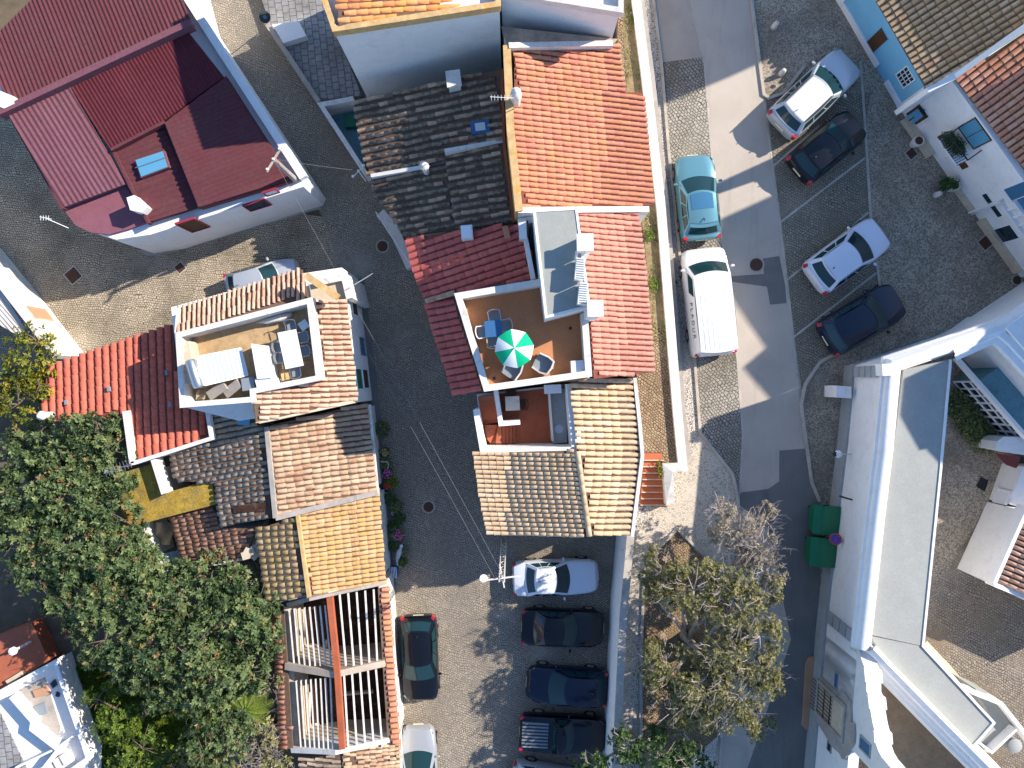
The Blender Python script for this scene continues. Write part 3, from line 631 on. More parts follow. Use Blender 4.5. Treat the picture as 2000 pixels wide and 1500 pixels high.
# --- beige roofed house with sunken stair terrace
h = thing('house', 'beige barrel tiled corner house wrapped around a sunken terracotta patio with stairs', 'house', W(1090, 900)); HB = h
pBL = Pl(940, 960, 5.95, -1, -.02, .05); pBR = Pl(1238, 900, 5.55, 1, .03, .18)
BL = pxl(926,885, 1126,880, 1150,1047, 953,1045, 936,960); BR = pxl(1115,742, 1232,739, 1243,830, 1248,885, 1240,960, 1227,1044, 1152,1047, 1130,880)
shell(h, BL, pBL, 0, 'cream', .3); shell(h, BR, pBR, 0, 'cream', .3)
rl = tile_roof(h, BL, pBL, 'tile_beige', pitch=.205, length=.33, cover=.90, hgt=.06, nobj=180, label='left slope facing the lane', lenf=.96)
rr = tile_roof(h, BR, pBR, 'tile_beige', pitch=.27, length=.42, cover=.80, hgt=.09, nobj=110, label='right slope facing the road')
ridge(rl, pBL.P(1128, 884)+V(0, 0, .04), pBL.P(1151, 1046)+V(0, 0, .04), 'tile_beige')
wall(h, 'parapet', pxl(1240,738, 1250,830, 1255,890, 1235,1048), 5.7, 0, .16, 'white_old')
# patio
FZ = 3.3; WZ = 5.9
pat = pxl(926,772, 1118,750, 1128,885, 938,888)
m = MB(); q = [W(x, y, WZ) for x, y in pat]; m.prism([(p.x, p.y, FZ-.02) for p in q][::-1], [(p.x, p.y, 0) for p in q][::-1]); m.build('patio_block', 'white_wall', h)
m = MB(); m.add([(p.x, p.y, FZ) for p in inset(q, .15)], [[3, 2, 1, 0]]); m.build('patio_floor', 'terracotta_dark', h)
wall(h, 'wall', pxl(929,800, 943,882, 1122,878, 1112,750), WZ, FZ-.3, .24, 'white_wall')
wall(h, 'inner_wall', pxl(968,762, 978,828, 1016,825), 5.0, FZ-.1, .2, 'white_wall')
wall(h, 'counter_edge', pxl(1072,756, 1080,862), 4.4, FZ, .08, 'white_wall')
m = MB(); q = [W(x, y, 4.2) for x, y in pxl(1074,760, 1106,758, 1108,864, 1082,866)]; m.prism(q[::-1], [(p.x, p.y, FZ) for p in q][::-1]); ct = m.build('counter', 'plinth', h)
m = MB(); c = W(1092, 838, 4.2); m.lathe((c.x, c.y, 4.2), [(.2, 0), (.2, .03), (.15, .03), (.13, .01), (.03, .01)], 16); m.build('sink', 'metal', ct, smooth='a')
m = MB(); q = W(1080, 760, 5.0); m.box((q.x, q.y), .38, .2, 4.3, 5.0, .05); m.build('boiler', 'white_plastic', h)
for i in range(6):
    m = MB(); a = 4.9-i*.22; q = [W(x, y, a) for x, y in pxl(933+i*1.8,775+i*9, 966+i*1.2,771+i*9, 968+i*1.2,780+i*9, 935+i*1.8,784+i*9)]; m.prism(q[::-1], [(p.x, p.y, FZ) for p in q][::-1]); m.build('step', 'terracotta_dark', h)
for i in range(6):
    m = MB(); a = 3.35+ (5-i)*.1; q = [W(x, y, a) for x, y in pxl(972+i*7,832, 979+i*7,832, 979+i*7,866, 968+i*7.6,866)]; m.prism(q[::-1], [(p.x, p.y, FZ) for p in q][::-1]); m.build('step', 'terracotta_dark', h)
for i in range(4):
    m = MB(); a = 3.55+(3-i)*.02+ .1*(4-i); q = [W(x, y, a) for x, y in (pxl(946,830, 972,830, 948,842), pxl(947,842, 972,831, 951,856), pxl(950,856, 972,831, 958,866), pxl(957,866, 972,832, 969,866))[i]]; m.prism(q[::-1], [(p.x, p.y, FZ) for p in q][::-1]); m.build('step', 'terracotta_dark', h)
m = MB(); c = W(1131, 850, 6.2); m.box((c.x, c.y), .3, .26, 5.2, 6.05, .0, .25, .9); m.build('chimney', 'white_wall', h)
# retaining wall of the lower car park
h = thing('retaining_wall', 'high white retaining wall right of the row of dark parked cars', 'wall', W(1205, 1250))
wall(h, 'wall', pxl(1231,1046, 1216,1200, 1200,1520, 1190,1800), 3.45, 0, .3, 'white_wall')
wall(h, 'coping', pxl(1232,1046, 1218,1200, 1202,1520, 1192,1800), 3.52, 3.45, .36, 'kerb')
h = thing('ramp_wall', 'pale low lane wall with a thin handrail under the black and maroon roofs', 'wall', W(770, 470))
wall(h, 'wall', pxl(742,415, 765,440, 803,522), .6, 0, .5, 'white_old')
m = MB(); m.tube([W(734,414,1.0), W(745,432,1.0), W(805,521,1.0)], .03, 6)
for t in (0, .5, 1): c = W(734+t*71, 414+t*107, 1.0); m.tube([(c.x, c.y, 0), c], .025, 6)
m.build('handrail', 'white_paint', h)
# ---------------------------------------------------------------- maroon building
h = thing('building', 'large white walled building under maroon corrugated roofs with rounded corner terrace', 'building', W(300, 250)); HM = h
out = pxl(-200,-200, -200,160, -10,225, 122,408, 150,440, 210,458, 290,433, 385,405, 567,352, 437,150, 376,48, 345,-2, 300,-200)
base = pxl(-200,-200, 372,-5, 400,48, 590,338, 608,372, 400,432, 285,468, 225,470, 165,448, -10,225)
m = MB(); q = [W(x, y, 4.2) for x, y in pxl(-10,85, 70,5, 170,-90, 300,-250, 366,-3, 400,50, 596,348, 590,362, 400,421, 290,456, 222,466, 158,445, 120,408, 10,225, -40,150)]
m.prism([(p.x, p.y, 3.95) for p in q][::-1], [(p.x, p.y, 0) for p in q][::-1]); m.build('wall', 'white_wall', h)
wall(h, 'parapet', pxl(300,-250, 366,-3, 400,50, 592,346), 4.35, 3.9, .36, 'white_wall')
pN = Pl(200, 130, 5.15, -.413, -.91, .12); pS = Pl(250, 108, 4.95, .5, .87, .10); pR_ = Pl(437, 152, 4.62, .93, -.36, .04); pB_ = Pl(300, 320, 4.35, .93, -.33, .03)
m = MB(); 
nroof = slab(h, pxl(-30,90, 0,62, 62,0, 150,-100, 290,-200, 345,0, 376,46, 22,214, 0,165), pN, .2, 'sheet_maroon', 'roof', label='weathered maroon north roof'); corrugated(nroof, pxl(-200,-200, 290,-200, 345,0, 376,46, 22,214, 0,160, -30,90, 0,62, 62,0, -200,0)[0:0] or pxl(-30,90, 0,62, 62,0, 150,-100, 290,-200, 345,0, 376,46, 30,211, 0,165), pN, 'sheet_maroon', pitch=.2, amp=.045, dz=.01)
s1 = slab(h, pxl(135,164, 366,60, 437,150, 320,237, 216,292), pS, .15, 'sheet_dark', 'roof', label='darkest maroon roof field'); corrugated(s1, pxl(135,164, 366,60, 437,150, 320,237, 216,292), pS, 'sheet_dark', pitch=.17, amp=.035, dz=.01)
s2 = slab(h, pxl(15,220, 135,165, 245,360, 122,406), pS, .15, 'sheet_purple', 'roof', label='faded purple roof field'); corrugated(s2, pxl(15,220, 135,165, 245,360, 122,406), pS, 'sheet_purple', pitch=.23, amp=.04, dz=.01)
s3 = slab(h, pxl(322,240, 439,152, 566,350, 388,405), pR_, .15, 'sheet_maroon', 'roof', label='right roof field beside the lane'); corrugated(s3, pxl(322,240, 439,152, 566,350, 388,405), pR_, 'sheet_maroon', pitch=.2, amp=.04, dz=.01)
s4 = slab(h, pxl(220,290, 318,242, 386,405, 290,435), pB_, .2, 'sheet_maroon', 'roof', label='sunken roof bay with skylight'); corrugated(s4, pxl(220,290, 318,242, 386,405, 290,435), pB_, 'sheet_maroon', pitch=.27, amp=.06, dz=.01)
m = MB(); q = [W(x, y, 4.05) for x, y in pxl(122,406, 245,360, 290,435, 255,447, 215,458, 180,455, 150,441)]; m.prism([(p.x, p.y, 4.12) for p in q], [(p.x, p.y, 3.9) for p in q]); m.build('corner_terrace', 'purple_terrace', h)
m = MB(); ribbon(m, [pN.P(x, y) for x, y in pxl(0,224, 376,48)], .28, 5.42, 4.8); m.build('ridge_beam', 'sheet_purple', h)
m = MB()
for a, b, z in (((216,292), (320,238), 4.75), ((218,290), (290,436), 4.55), ((322,240), (388,405), 4.6), ((567,351), (390,404), 4.42), ((439,150), (567,350), 4.55), ((122,408), (18,224), 4.6)):
    m = MB(); ribbon(m, [W(*a, z), W(*b, z)], .14, z, z-.35); m.build('edge_trim', 'sheet_maroon', h)
m = MB(); q = [W(x, y, 4.75) for x, y in pxl(260,311, 318,292, 328,325, 272,346)]; m.prism([(p.x, p.y, 4.62) for p in q][::-1], [(p.x, p.y, 4.2) for p in q][::-1]); s_ = m.build('skylight', 'sheet_purple', h)
m = MB(); q2 = inset(q, .06); m.add([(p.x, p.y, 4.65) for p in q2], [[3, 2, 1, 0]]); m.build('pane', 'sky_glass', s_)
m = MB(); m.beam(W(264, 328, 4.68), W(322, 308, 4.68), .03, .03); m.build('glazing_bar', 'metal', s_)
m = MB(); q = [W(x, y, 5.0) for x, y in pxl(247,386, 262,381, 287,404, 276,415, 254,410)]; m.prism([(p.x, p.y, 5.0) for p in q][::-1], [(p.x, p.y, 4.1) for p in q][::-1]); m.build('chimney', 'white_wall', h)
m = MB(); q = [W(x, y, 5.3) for x, y in pxl(-20,165, 0,178, 30,190, 31,205, 12,214, -20,200)]; m.prism([(p.x, p.y, 5.45) for p in q][::-1], [(p.x, p.y, 4.3) for p in q][::-1]); m.build('chimney', 'white_wall', h)
A, B = W(290, 484, 0), W(618, 394, 0)
A, B = W(285, 468, 4.2), W(608, 372, 4.2); A = W(400, 421, 4.2); B = W(590, 362, 4.2)
opening(h, 'door', pxl(342,434, 385,428, 408,444, 372,452), A, B, 'maroon_paint', 'brown_wood', .06)
opening(h, 'window', pxl(476,401, 515,390, 530,399, 490,411), A, B, 'maroon_paint', 'dark_glass', .06, sub='pane')
opening(h, 'window', pxl(515,376, 535,370, 547,374, 522,382), A, B, 'maroon_paint', 'white_paint', .05, sub='vent')
# ---------------------------------------------------------------- house with the walled roof terrace (left middle)
h = thing('house', 'white house with salmon tile slopes around a cluttered walled roof terrace', 'house', W(520, 680)); HI = h
m = MB(); q = [W(x, y, 5.2) for x, y in pxl(346,640, 596,560, 640,548, 684,545, 706,790, 500,830, 490,795, 358,800)]
b0 = [W(x, y, 0) for x, y in pxl(400,615, 600,560, 700,545, 727,782, 520,815, 420,790)]
m.prism([(p.x, p.y, 4.1) for p in b0][::-1], [(p.x, p.y, 0) for p in b0][::-1]); m.build('wall', 'white_wall', h)
pT = Pl(500, 610, 5.0, -.06, -1, .22); NR = pxl(346,603, 590,526, 602,583, 400,634, 344,650)
tile_roof(h, NR, pT, 'tile_salmon', pitch=.225, length=.42, cover=.72, hgt=.10, nobj=90, jit=1.6, label='upper tile slope')
pQ = Pl(690, 700, 4.7, 1, -.03, .22); ER = pxl(611,590, 676,583, 697,782, 500,824, 493,768, 628,742)
tile_roof(h, ER, pQ, 'tile_salmon', pitch=.235, length=.42, cover=.74, hgt=.09, nobj=200, jit=1.6, label='right tile slope above the lane')
FZ2 = 4.6; PZ2 = 5.75
m = MB(); q = [W(x, y, PZ2) for x, y in pxl(335,655, 606,584, 628,742, 492,770, 494,785, 352,795)]; m.prism([(p.x, p.y, FZ2-.02) for p in q][::-1], [(p.x, p.y, 0) for p in q][::-1]); m.build('terrace_block', 'white_wall', h)
m = MB(); m.add([(p.x, p.y, FZ2) for p in inset(q, .12)], [list(range(6))[::-1]]); m.build('terrace_floor', 'gold_floor', h)
wall(h, 'parapet', pxl(348,654, 604,587, 622,738, 493,764, 494,780, 356,791), PZ2, FZ2-.1, .24, 'white_old', closed=True)
wall(h, 'parapet', pxl(358,668, 372,748), PZ2-.15, FZ2-.1, .45, 'cream')
wall(h, 'verge', pxl(493,768, 503,826), 5.6, 4.2, .16, 'ochre_lichen')
wall(h, 'verge', pxl(505,824, 690,784), [5.55, 4.75], 3.9, .16, 'cream')
wall(h, 'verge', pxl(347,602, 343,650), 5.2, 3.9, .12, 'white_old')
wall(h, 'beam', pxl(596,537, 658,580), 6.0, 5.6, .3, 'ochre_lichen')
wall(h, 'ledge', pxl(618,552, 672,541, 682,583), 4.55, 0, .28, 'white_old')
m = MB(); q = [W(x, y, 4.4) for x, y in pxl(603,556, 672,546, 680,583, 608,590)]; m.add([(p.x, p.y, 4.3) for p in q], [[3, 2, 1, 0]]); m.build('ledge_floor', 'cream', h)
A, B = W(700, 545, 0), W(727, 782, 0)
opening(h, 'window', pxl(686,582, 694,585, 700,618, 690,612), A, B, 'white_paint', 'brown_wood', .03, .03)
opening(h, 'window', pxl(700,662, 710,660, 715,692, 706,694), A, B, 'metal', 'blue_glass', .05, .04, (2, 1))
opening(h, 'door', pxl(695,722, 705,720, 708,758, 698,760), A, B, 'white_paint', 'green_plastic', .03, .03)
opening(h, 'door', pxl(708,723, 717,722, 720,757, 711,758), A, B, 'white_paint', 'brown_wood', .03, .03)
# left red roof
h = thing('house', 'low house with wide orange red ribbed roof beside the dark trees', 'house', W(250, 770)); HJ = h
pJ = Pl(250, 700, 3.35, -.06, -1, .06); JR = pxl(93,716, 336,634, 352,792, 399,796, 413,856, 256,904, 246,808, 80,826)
tile_roof(h, JR, pJ, 'tile_redrib', pitch=.37, length=.45, under='tile_under_red', cover=.86, hgt=.09, nobj=280, jit=.5)
shell(h, JR, pJ, 0, 'white_old', .4, .25)
wall(h, 'verge', pxl(243,803, 257,905), 4.0, 3.2, .22, 'white_old'); wall(h, 'verge', pxl(403,796, 413,856, 256,906), [4.0, 4.0, 4.0], 3.0, .18, 'white_old')
for x, y in ((213, 760), (130, 786), (333, 790), (326, 728)):
    m = MB(); c = pJ.P(x, y, .1); m.box((c.x, c.y), .06, .11, c.z-.1, c.z+.10, .1); m.build('roof_vent', 'grey_plastic', h)
m = MB(); c = W(76, 812, 4.6); m.lathe((c.x, c.y, 0), [(.16, 0), (.16, 4.3), (.22, 4.35), (.22, 4.45), (.1, 4.6)], 10); m.build('chimney', 'white_old', h, smooth='a')
# ---------------------------------------------------------------- cluster of old brown roofs
h = thing('house', 'old house with grey black sagging tile roof beside the brown gable', 'house', W(450, 900))
pK1 = Pl(520, 850, 3.75, -1, .2, .06); K1 = pxl(405,803, 490,785, 500,828, 518,838, 530,1012, 432,1028, 420,945, 345,938, 332,885, 412,860)
tile_roof(h, K1, pK1, 'tile_greybrown', pitch=.27, length=.34, cover=.78, hgt=.085, nobj=290, jit=2.2, lenf=.97, holes=[pxl(452,988, 522,976, 520,1000, 456,1004)])
shell(h, K1, pK1, 0, 'white_old', .3, .2)
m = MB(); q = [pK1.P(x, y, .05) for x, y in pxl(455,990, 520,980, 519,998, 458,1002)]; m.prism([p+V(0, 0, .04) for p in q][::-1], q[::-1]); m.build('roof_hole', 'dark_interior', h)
m = MB(); q = [pK1.P(x, y, .12) for x, y in pxl(466,808, 488,808, 488,830, 466,830)]; m.prism([p+V(0, 0, .03) for p in q][::-1], q[::-1]); m.build('glass_tile', 'sky_glass', h)
h = thing('house', 'brown tiled house crossed by a square blue shadow beside the flower pots', 'house', W(630, 900))
pK2 = Pl(725, 880, 3.15, 1, -.12, .14); K2 = pxl(522,832, 716,787, 736,962, 538,1010)
r_ = tile_roof(h, K2, pK2, 'tile_brown', pitch=.25, length=.42, cover=.80, hgt=.08, nobj=290, jit=2)
shell(h, K2, pK2, 0, 'white_old', .25, .2)
wall(h, 'verge', pxl(520,834, 537,1012), 4.0, 3.5, .2, 'stone'); wall(h, 'verge', pxl(538,1012, 737,962), [3.95, 3.3], 2.5, .25, 'stone')
m = MB(); m.beam(W(722, 790, 3.1), W(738, 962, 3.1), .12, .08); m.build('gutter', 'white_old', h)
h = thing('house', 'low house with lumpy pinkish brown tile roof in courtyard corner', 'house', W(420, 1050))
pK3 = Pl(420, 1050, 2.9, -1, .2, .05); K3 = pxl(331,1010, 414,978, 432,1030, 500,1034, 482,1088, 362,1110)
tile_roof(h, K3, pK3, 'tile_terra', pitch=.22, length=.38, cover=.88, hgt=.07, nobj=290, jit=2.0, lenf=.94); shell(h, K3, pK3, 0, 'white_old', .25, .2)
wall(h, 'verge', pxl(362,1112, 484,1090), 2.9, 2.2, .14, 'white_old')
for i in range(7):
    m = MB(); c = W(485+rnd.uniform(-9, 12), 1080+rnd.uniform(-14, 10), 3.3); m.box((c.x, c.y), rnd.uniform(.1, .25), rnd.uniform(.08, .2), 2.8, rnd.uniform(3.1, 3.35), rnd.random()*3); m.build('loose_stone', 'cream', h)
h = thing('shed', 'shed with L-shaped slab roof crusted in yellow lichen', 'shed', W(310, 960))
pK4 = Pl(320, 970, 3.35, -1, .1, .03)
m = MB(); q = [pK4.P(x, y) for x, y in pxl(224,928, 300,905, 321,963, 414,938, 421,985, 277,1023, 243,1022)]; m.prism([(p.x, p.y, p.z) for p in q][::-1], [(p.x, p.y, p.z-.15) for p in q][::-1]); m.build('roof', 'yellow_lichen', h)
m = MB(); q = inset(q, .3); m.prism([(p.x, p.y, 3.15) for p in q][::-1], [(p.x, p.y, 0) for p in q][::-1]); m.build('wall', 'white_old', h)
wall(h, 'parapet', pxl(298,898, 319,965), 3.9, 3.0, .2, 'white_old')
h = thing('courtyard_wall', 'crumbling cream wall around the tiny messy courtyard by the shed', 'wall', W(300, 1050))
wall(h, 'wall', pxl(282,1022, 300,1086), 2.2, 0, .2, 'white_old')
h = thing('cloth_cover', 'sagging tan cloth cover in the tiny courtyard', 'cloth', W(318, 1040, 1.2))
m = MB(); m.grid(lambda a, b: W(300+36*a+4*math.sin(b*5), 1020+44*b, 1.7+.25*math.sin(a*5+b*3)-.5*abs(a-.5)), 8, 8); m.build('sheet', 'tan_cloth', h, smooth=True)
h = thing('corrugated_canopy', 'small pale blue corrugated canopy between the trees and pinkish roof', 'canopy', W(328, 1095, 1.8))
pC = Pl(328, 1095, 2.2, .25, 1, .1); corrugated(h, pxl(297,1086, 350,1074, 360,1110, 314,1120), pC, 'corr_blue', pitch=.2, amp=.05, panel=.8, name='sheet_panel')
# yellow lit roofs
h = thing('house', 'narrow yellowish tile roof of dark chequered look left of the ochre roof', 'house', W(550, 1090))
pK5 = Pl(550, 1090, 3.55, -1, .08, .04); K5 = pxl(500,1034, 578,1010, 601,1162, 520,1176)
tile_roof(h, K5, pK5, 'tile_yellow', pitch=.30, length=.36, cover=.84, hgt=.085, nobj=290, jit=1.2, lenf=.94); shell(h, K5, pK5, 0, 'white_old', .2, .2)
wall(h, 'verge', pxl(519,1178, 622,1158), 3.4, 2.6, .16, 'stone')
h = thing('house', 'house under broad ochre tile roof overgrown with orange lichen', 'house', W(670, 1060))
pK6 = Pl(745, 1050, 3.1, 1, -.12, .13); K6 = pxl(583,1001, 738,961, 752,1138, 604,1168)
tile_roof(h, K6, pK6, 'tile_ochre', pitch=.22, length=.38, cover=.86, hgt=.06, nobj=290, jit=1.5); shell(h, K6, pK6, 0, 'white_old', .25, .2)
wall(h, 'verge', pxl(580,1002, 603,1168), 3.78, 3.2, .16, 'ochre_lichen'); wall(h, 'verge', pxl(604,1171, 752,1139), [4.0, 3.2], 2.6, .14, 'stone')
# ---------------------------------------------------------------- ruined roof of white battens
h = thing('ruin', 'roofless ruin of pale battens under red ridge with tiled side strips', 'ruined building', W(655, 1310))
pv = Pl(760, 1300, 3.0, 1, -.03, .2); pw = Pl(545, 1330, 2.9, -1, .03, .2)
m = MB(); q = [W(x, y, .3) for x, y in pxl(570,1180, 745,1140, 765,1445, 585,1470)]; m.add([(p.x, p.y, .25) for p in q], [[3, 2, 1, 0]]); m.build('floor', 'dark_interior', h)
wall(h, 'wall', pxl(745,1142, 768,1448), 2.8, 0, .3, 'white_old'); wall(h, 'wall', pxl(560,1185, 578,1462), 2.7, 0, .3, 'cream')
wall(h, 'wall', pxl(578,1464, 655,1468, 768,1450), [2.7, 3.6, 2.8], 0, .22, 'cream'); wall(h, 'wall', pxl(560,1182, 642,1160, 745,1140), [2.7, 3.6, 2.8], 0, .2, 'cream')
wall(h, 'cross_beam', pxl(556,1302, 652,1318, 752,1296), [3.1, 3.95, 3.2], 0, .3, 'grey_wood')
wall(h, 'cross_beam', pxl(568,1466, 655,1470, 760,1446), [3.0, 3.95, 3.1], 2.4, .22, 'white_old')
wall(h, 'ridge_beam', pxl(643,1168, 658,1316, 668,1464), 4.05, 3.7, .26, 'brick_red')
tile_roof(h, pxl(738,1150, 758,1146, 779,1448, 757,1452), pv, 'tile_red', pitch=.26, length=.40, cover=.85, hgt=.1, nobj=140, name='eaves_strip', jit=2, label='right tiled eaves strip')
tile_roof(h, pxl(536,1200, 555,1200, 572,1462, 550,1464), pw, 'tile_orange', pitch=.24, length=.40, cover=.85, hgt=.1, nobj=140, name='eaves_strip', jit=2, label='left tiled eaves strip')
for (xa, xb, ya, yb, n, z0, z1, ka, kb) in ((560, 640, 1182, 1300, 8, 2.9, 3.8, 570, 652), (655, 738, 1162, 1300, 5, 3.8, 3.0, 668, 745), (574, 650, 1322, 1462, 8, 2.9, 3.8, 584, 655), (664, 742, 1318, 1458, 5, 3.8, 3.0, 672, 755)):
    for i in range(n):
        t = (i+.5)/n; z = z0+(z1-z0)*t; m = MB()
        m.beam(W(xa+(xb-xa)*t, ya+(8 if xa < 650 else 0)*(1-t)-12*t*(xa > 650), z), W(ka+(kb-ka)*t, yb, z), .07, .1); m.build('batten', 'white_old', h)
for i in range(26):
    m = MB(); c = W(rnd.choice((rnd.uniform(585, 640), rnd.uniform(665, 745))), rnd.choice((rnd.uniform(1260, 1295), rnd.uniform(1420, 1460), rnd.uniform(1190, 1450))), .5); a = rnd.choice((0, 0, .1, 1.5)); m.box((c.x, c.y), rnd.uniform(.3, .9), .06, .3, rnd.uniform(.35, .7), a); m.build('fallen_plank', rnd.choice(('white_old', 'grey_wood', 'cream')), h)
h = thing('house', 'broken pale brown tile roof below the ruined battens', 'house', W(720, 1500))
pZ = Pl(720, 1480, 3.0, 1, -.05, .15); tile_roof(h, pxl(668,1470, 778,1450, 788,1620, 672,1620), pZ, 'tile_brown', pitch=.2, length=.3, cover=.8, hgt=.07, nobj=290, jit=4, missing=.06); shell(h, pxl(668,1470, 778,1450, 788,1620, 672,1620), pZ, 0, 'white_old', .25, .2)
tile_roof(h, pxl(588,1478, 664,1474, 668,1620, 596,1620), Pl(600, 1500, 2.9, -1, 0, .15), 'tile_greybrown', nobj=0, jit=3)
# ---------------------------------------------------------------- wall at the left edge, white house bottom left
h = thing('wall_house', 'long white outbuilding front at the left edge with a brown shuttered panel', 'outbuilding', W(60, 600))
m = MB(); q = [W(x, y, 3.0) for x, y in pxl(-90,405, -30,505, 5,555, 112,695, 78,700, -120,440)]; 
A0, B0 = W(-30, 465, 0), W(152, 690, 0)
wall(h, 'wall', [(-160, 355), (5, 555), (112, 694)], 2.7, 0, .25, 'white_old', side=-1)
m = MB(); dirv = (B0-A0).normalized(); q = [W(0, 545, 2.7), W(108, 690, 2.7)]
A, B = W(5, 555, 2.7), W(112, 694, 2.7)
opening(h, 'shutter', pxl(52,600, 86,604, 106,627, 66,622), A, B, 'cream', 'panel_brown', .04)
corrugated(h, pxl(-60,540, 0,560, 48,640, 44,660, -60,600), Pl(10, 600, 2.4, 1, 1.2, .05), 'corr_white', pitch=.16, amp=.04)
h = thing('house', 'white flat roofed house with terracotta terrace in the bottom left corner', 'house', W(60, 1400)); HW = h
def blk(par, nm, pg, z, mat, zb=0):
    m = MB(); q = [W(x, y, z) for x, y in pg]; m.prism([(p.x, p.y, z) for p in q], [(p.x, p.y, zb) for p in q]); return m.build(nm, mat, par)
blk(h, 'terrace', pxl(-150,1345, 0,1238, 62,1216, 95,1290, 0,1352, -150,1440)[::-1], 1.0, 'terracotta_dark')
blk(h, 'wall', pxl(-150,1440, 0,1352, 108,1292, 172,1480, 170,1560, -150,1620)[::-1], 1.5, 'white_wall')
wall(h, 'parapet', pxl(-150,1442, 0,1352, 107,1294, 172,1482, 60,1560), 2.1, 1.4, .2, 'white_wall')
wall(h, 'parapet', pxl(52,1560, 30,1500, 110,1462, 168,1420)[1:], 2.05, 1.4, .1, 'white_wall')
wall(h, 'parapet', pxl(20,1362, 62,1410, 60,1425, 112,1465, 85,1500), 2.2, 1.4, .15, 'white_wall')
blk(h, 'light_well', pxl(36,1348, 88,1322, 118,1420, 108,1470, 95,1420, 62,1400)[::-1], 1.52, 'stone', 1.4)
for (x0, y0, x1, y1, mt) in ((63,1345, 96,1362, 'panel_brown'), (97,1332, 110,1345, 'dark_glass'), (66,1376, 92,1400, 'grey_plastic'), (108,1356, 114,1362, 'dark_paint')):
    blk(h, 'roof_light', pxl(x0,y0+4, x1-5,y0-4, x1,y1-6, x0+6,y1)[::-1], 1.65, mt, 1.5)
blk(h, 'tiled_terrace', pxl(-60,1380, 0,1392, 52,1500, 60,1560, -60,1560)[::-1], 1.56, 'paver', 1.5)
for i in range(3): blk(h, 'step', pxl(88+i*14,1494-i*8, 98+i*14,1488-i*8, 108+i*14,1506-i*8, 98+i*14,1512-i*8)[::-1], 1.7+i*.12, 'white_wall', 1.5)
m = MB(); c = W(21, 1274, 2.6); m.lathe((c.x, c.y, 1.0), [(.06, 0), (.06, 1.3), (.2, 1.35), (.2, 1.5), (.05, 1.55)], 8); m.build('chimney', 'white_plastic', h)
blk(h, 'bench', pxl(10,1330, 40,1312, 45,1318, 16,1338)[::-1], 1.25, 'cream', 1.0)
# ---------------------------------------------------------------- blue house, white house (top right)
def blkz(par, nm, pg, z, mat, zb=U, inner=None, zref=None):
    m = MB(); q = [W(x, y, z if zref is None else zref) for x, y in pg]; 
    ar = sum(q[i].x*q[(i+1) % len(q)].y-q[(i+1) % len(q)].x*q[i].y for i in range(len(q)))
    if ar < 0: q = q[::-1]
    m.prism([(p.x, p.y, z) for p in q], [(p.x, p.y, zb) for p in q]); return m.build(nm, mat, par)
h = thing('house', 'single storey bright blue house with white trim and patchy yellow brown tile roof', 'house', W(1750, 60, U)); HBL = h
A, B = W(1610, -45, U), W(1757, 213, U)
blkz(h, 'wall', pxl(1610,-45, 1757,213, 1905,130, 1760,-130), 5.1, 'blue_wall', zref=U)
n = Vector((-(B-A).y, (B-A).x, 0)).normalized()
if n.x > 0: n = -n
m = MB(); 
for (t0, t1) in ((0, .685), (.80, 1.0)):
    p, q = A.lerp(B, t0)+n*.0, A.lerp(B, t1); m.prism([p+V(0, 0, .42), q+V(0, 0, .42), q+n*.06+V(0, 0, .42), p+n*.06+V(0, 0, .42)][::-1], [p, q, q+n*.06, p+n*.06][::-1])
m.build('base_trim', 'white_paint', h)
for t0, t1 in ((.975, 1.0), (.0, .22)):
    m = MB(); p, q = A.lerp(B, t0), A.lerp(B, t1); m.prism([p+V(0, 0, 2.55), q+V(0, 0, 2.55), q+n*.08+V(0, 0, 2.55), p+n*.08+V(0, 0, 2.55)][::-1], [p, q, q+n*.08, p+n*.08][::-1]); m.build('corner_trim', 'white_paint', h)
opening(h, 'door', pxl(1690,85, 1722,53, 1736,76, 1705,103), A, B, 'blue_wall', 'brown_wood', .02, .03)
opening(h, 'window', pxl(1751,146, 1772,130, 1787,154, 1766,170), A, B, 'white_paint', 'dark_glass', .05, .05, (4, 3))
pBl = Pl(1812, 172, 5.3, -.87, .5, .47); g = pxl(1685,-48, 1812,172, 1852,152, 2030,36, 2080,-40, 1900,-230)
tile_roof(h, g, pBl, 'tile_yellowgrey', pitch=.27, length=.38, cover=.72, hgt=.12, nobj=290, jit=1.0, lenf=.92)
h = thing('house', 'two storey white house with balcony, planters and bright orange tile roof', 'house', W(1900, 300, U)); HWH = h
A, B = W(1757, 213, U), W(1992, 541, U)
q = [W(x, y, U) for x, y in pxl(1757,213, 1992,541, 2300,600, 2150,-60, 1900,130)]
m = MB(); m.prism([(p.x, p.y, 6.9) for p in q], [(p.x, p.y, U) for p in q]); m.build('wall', 'white_wall', h)
pW = Pl(1885, 178, 7.05, -147, 115, .47); g = pxl(1868,152, 2000,325, 2215,600, 2520,380, 2230,-50, 2030,44)
tile_roof(h, g, pW, 'tile_orange', pitch=.27, length=.42, lenf=.97, cover=.8, hgt=.09, nobj=290, jit=1)
wall(h, 'parapet', pxl(1812,176, 1866,149, 2010,46, 2140,-40), [6.95, 7.2, 10.3, 12.0], 4, .22, 'white_wall')
opening(h, 'door', pxl(1770,221, 1797,203, 1815,228, 1787,245), A, B, 'white_paint', 'brown_wood', .04, .03)
for k in range(4): x, y = 1831+k*14, 268+k*18; opening(h, 'vent', [(x, y), (x+11, y-9), (x+19, y+2), (x+8, y+11)], A, B, 'white_paint', 'brown_wood', .02, .02)
opening(h, 'window', pxl(1874,249, 1905,231, 1935,271, 1903,291), A, B, 'brown_wood', 'sky_glass', .05, .04, (2, 1))
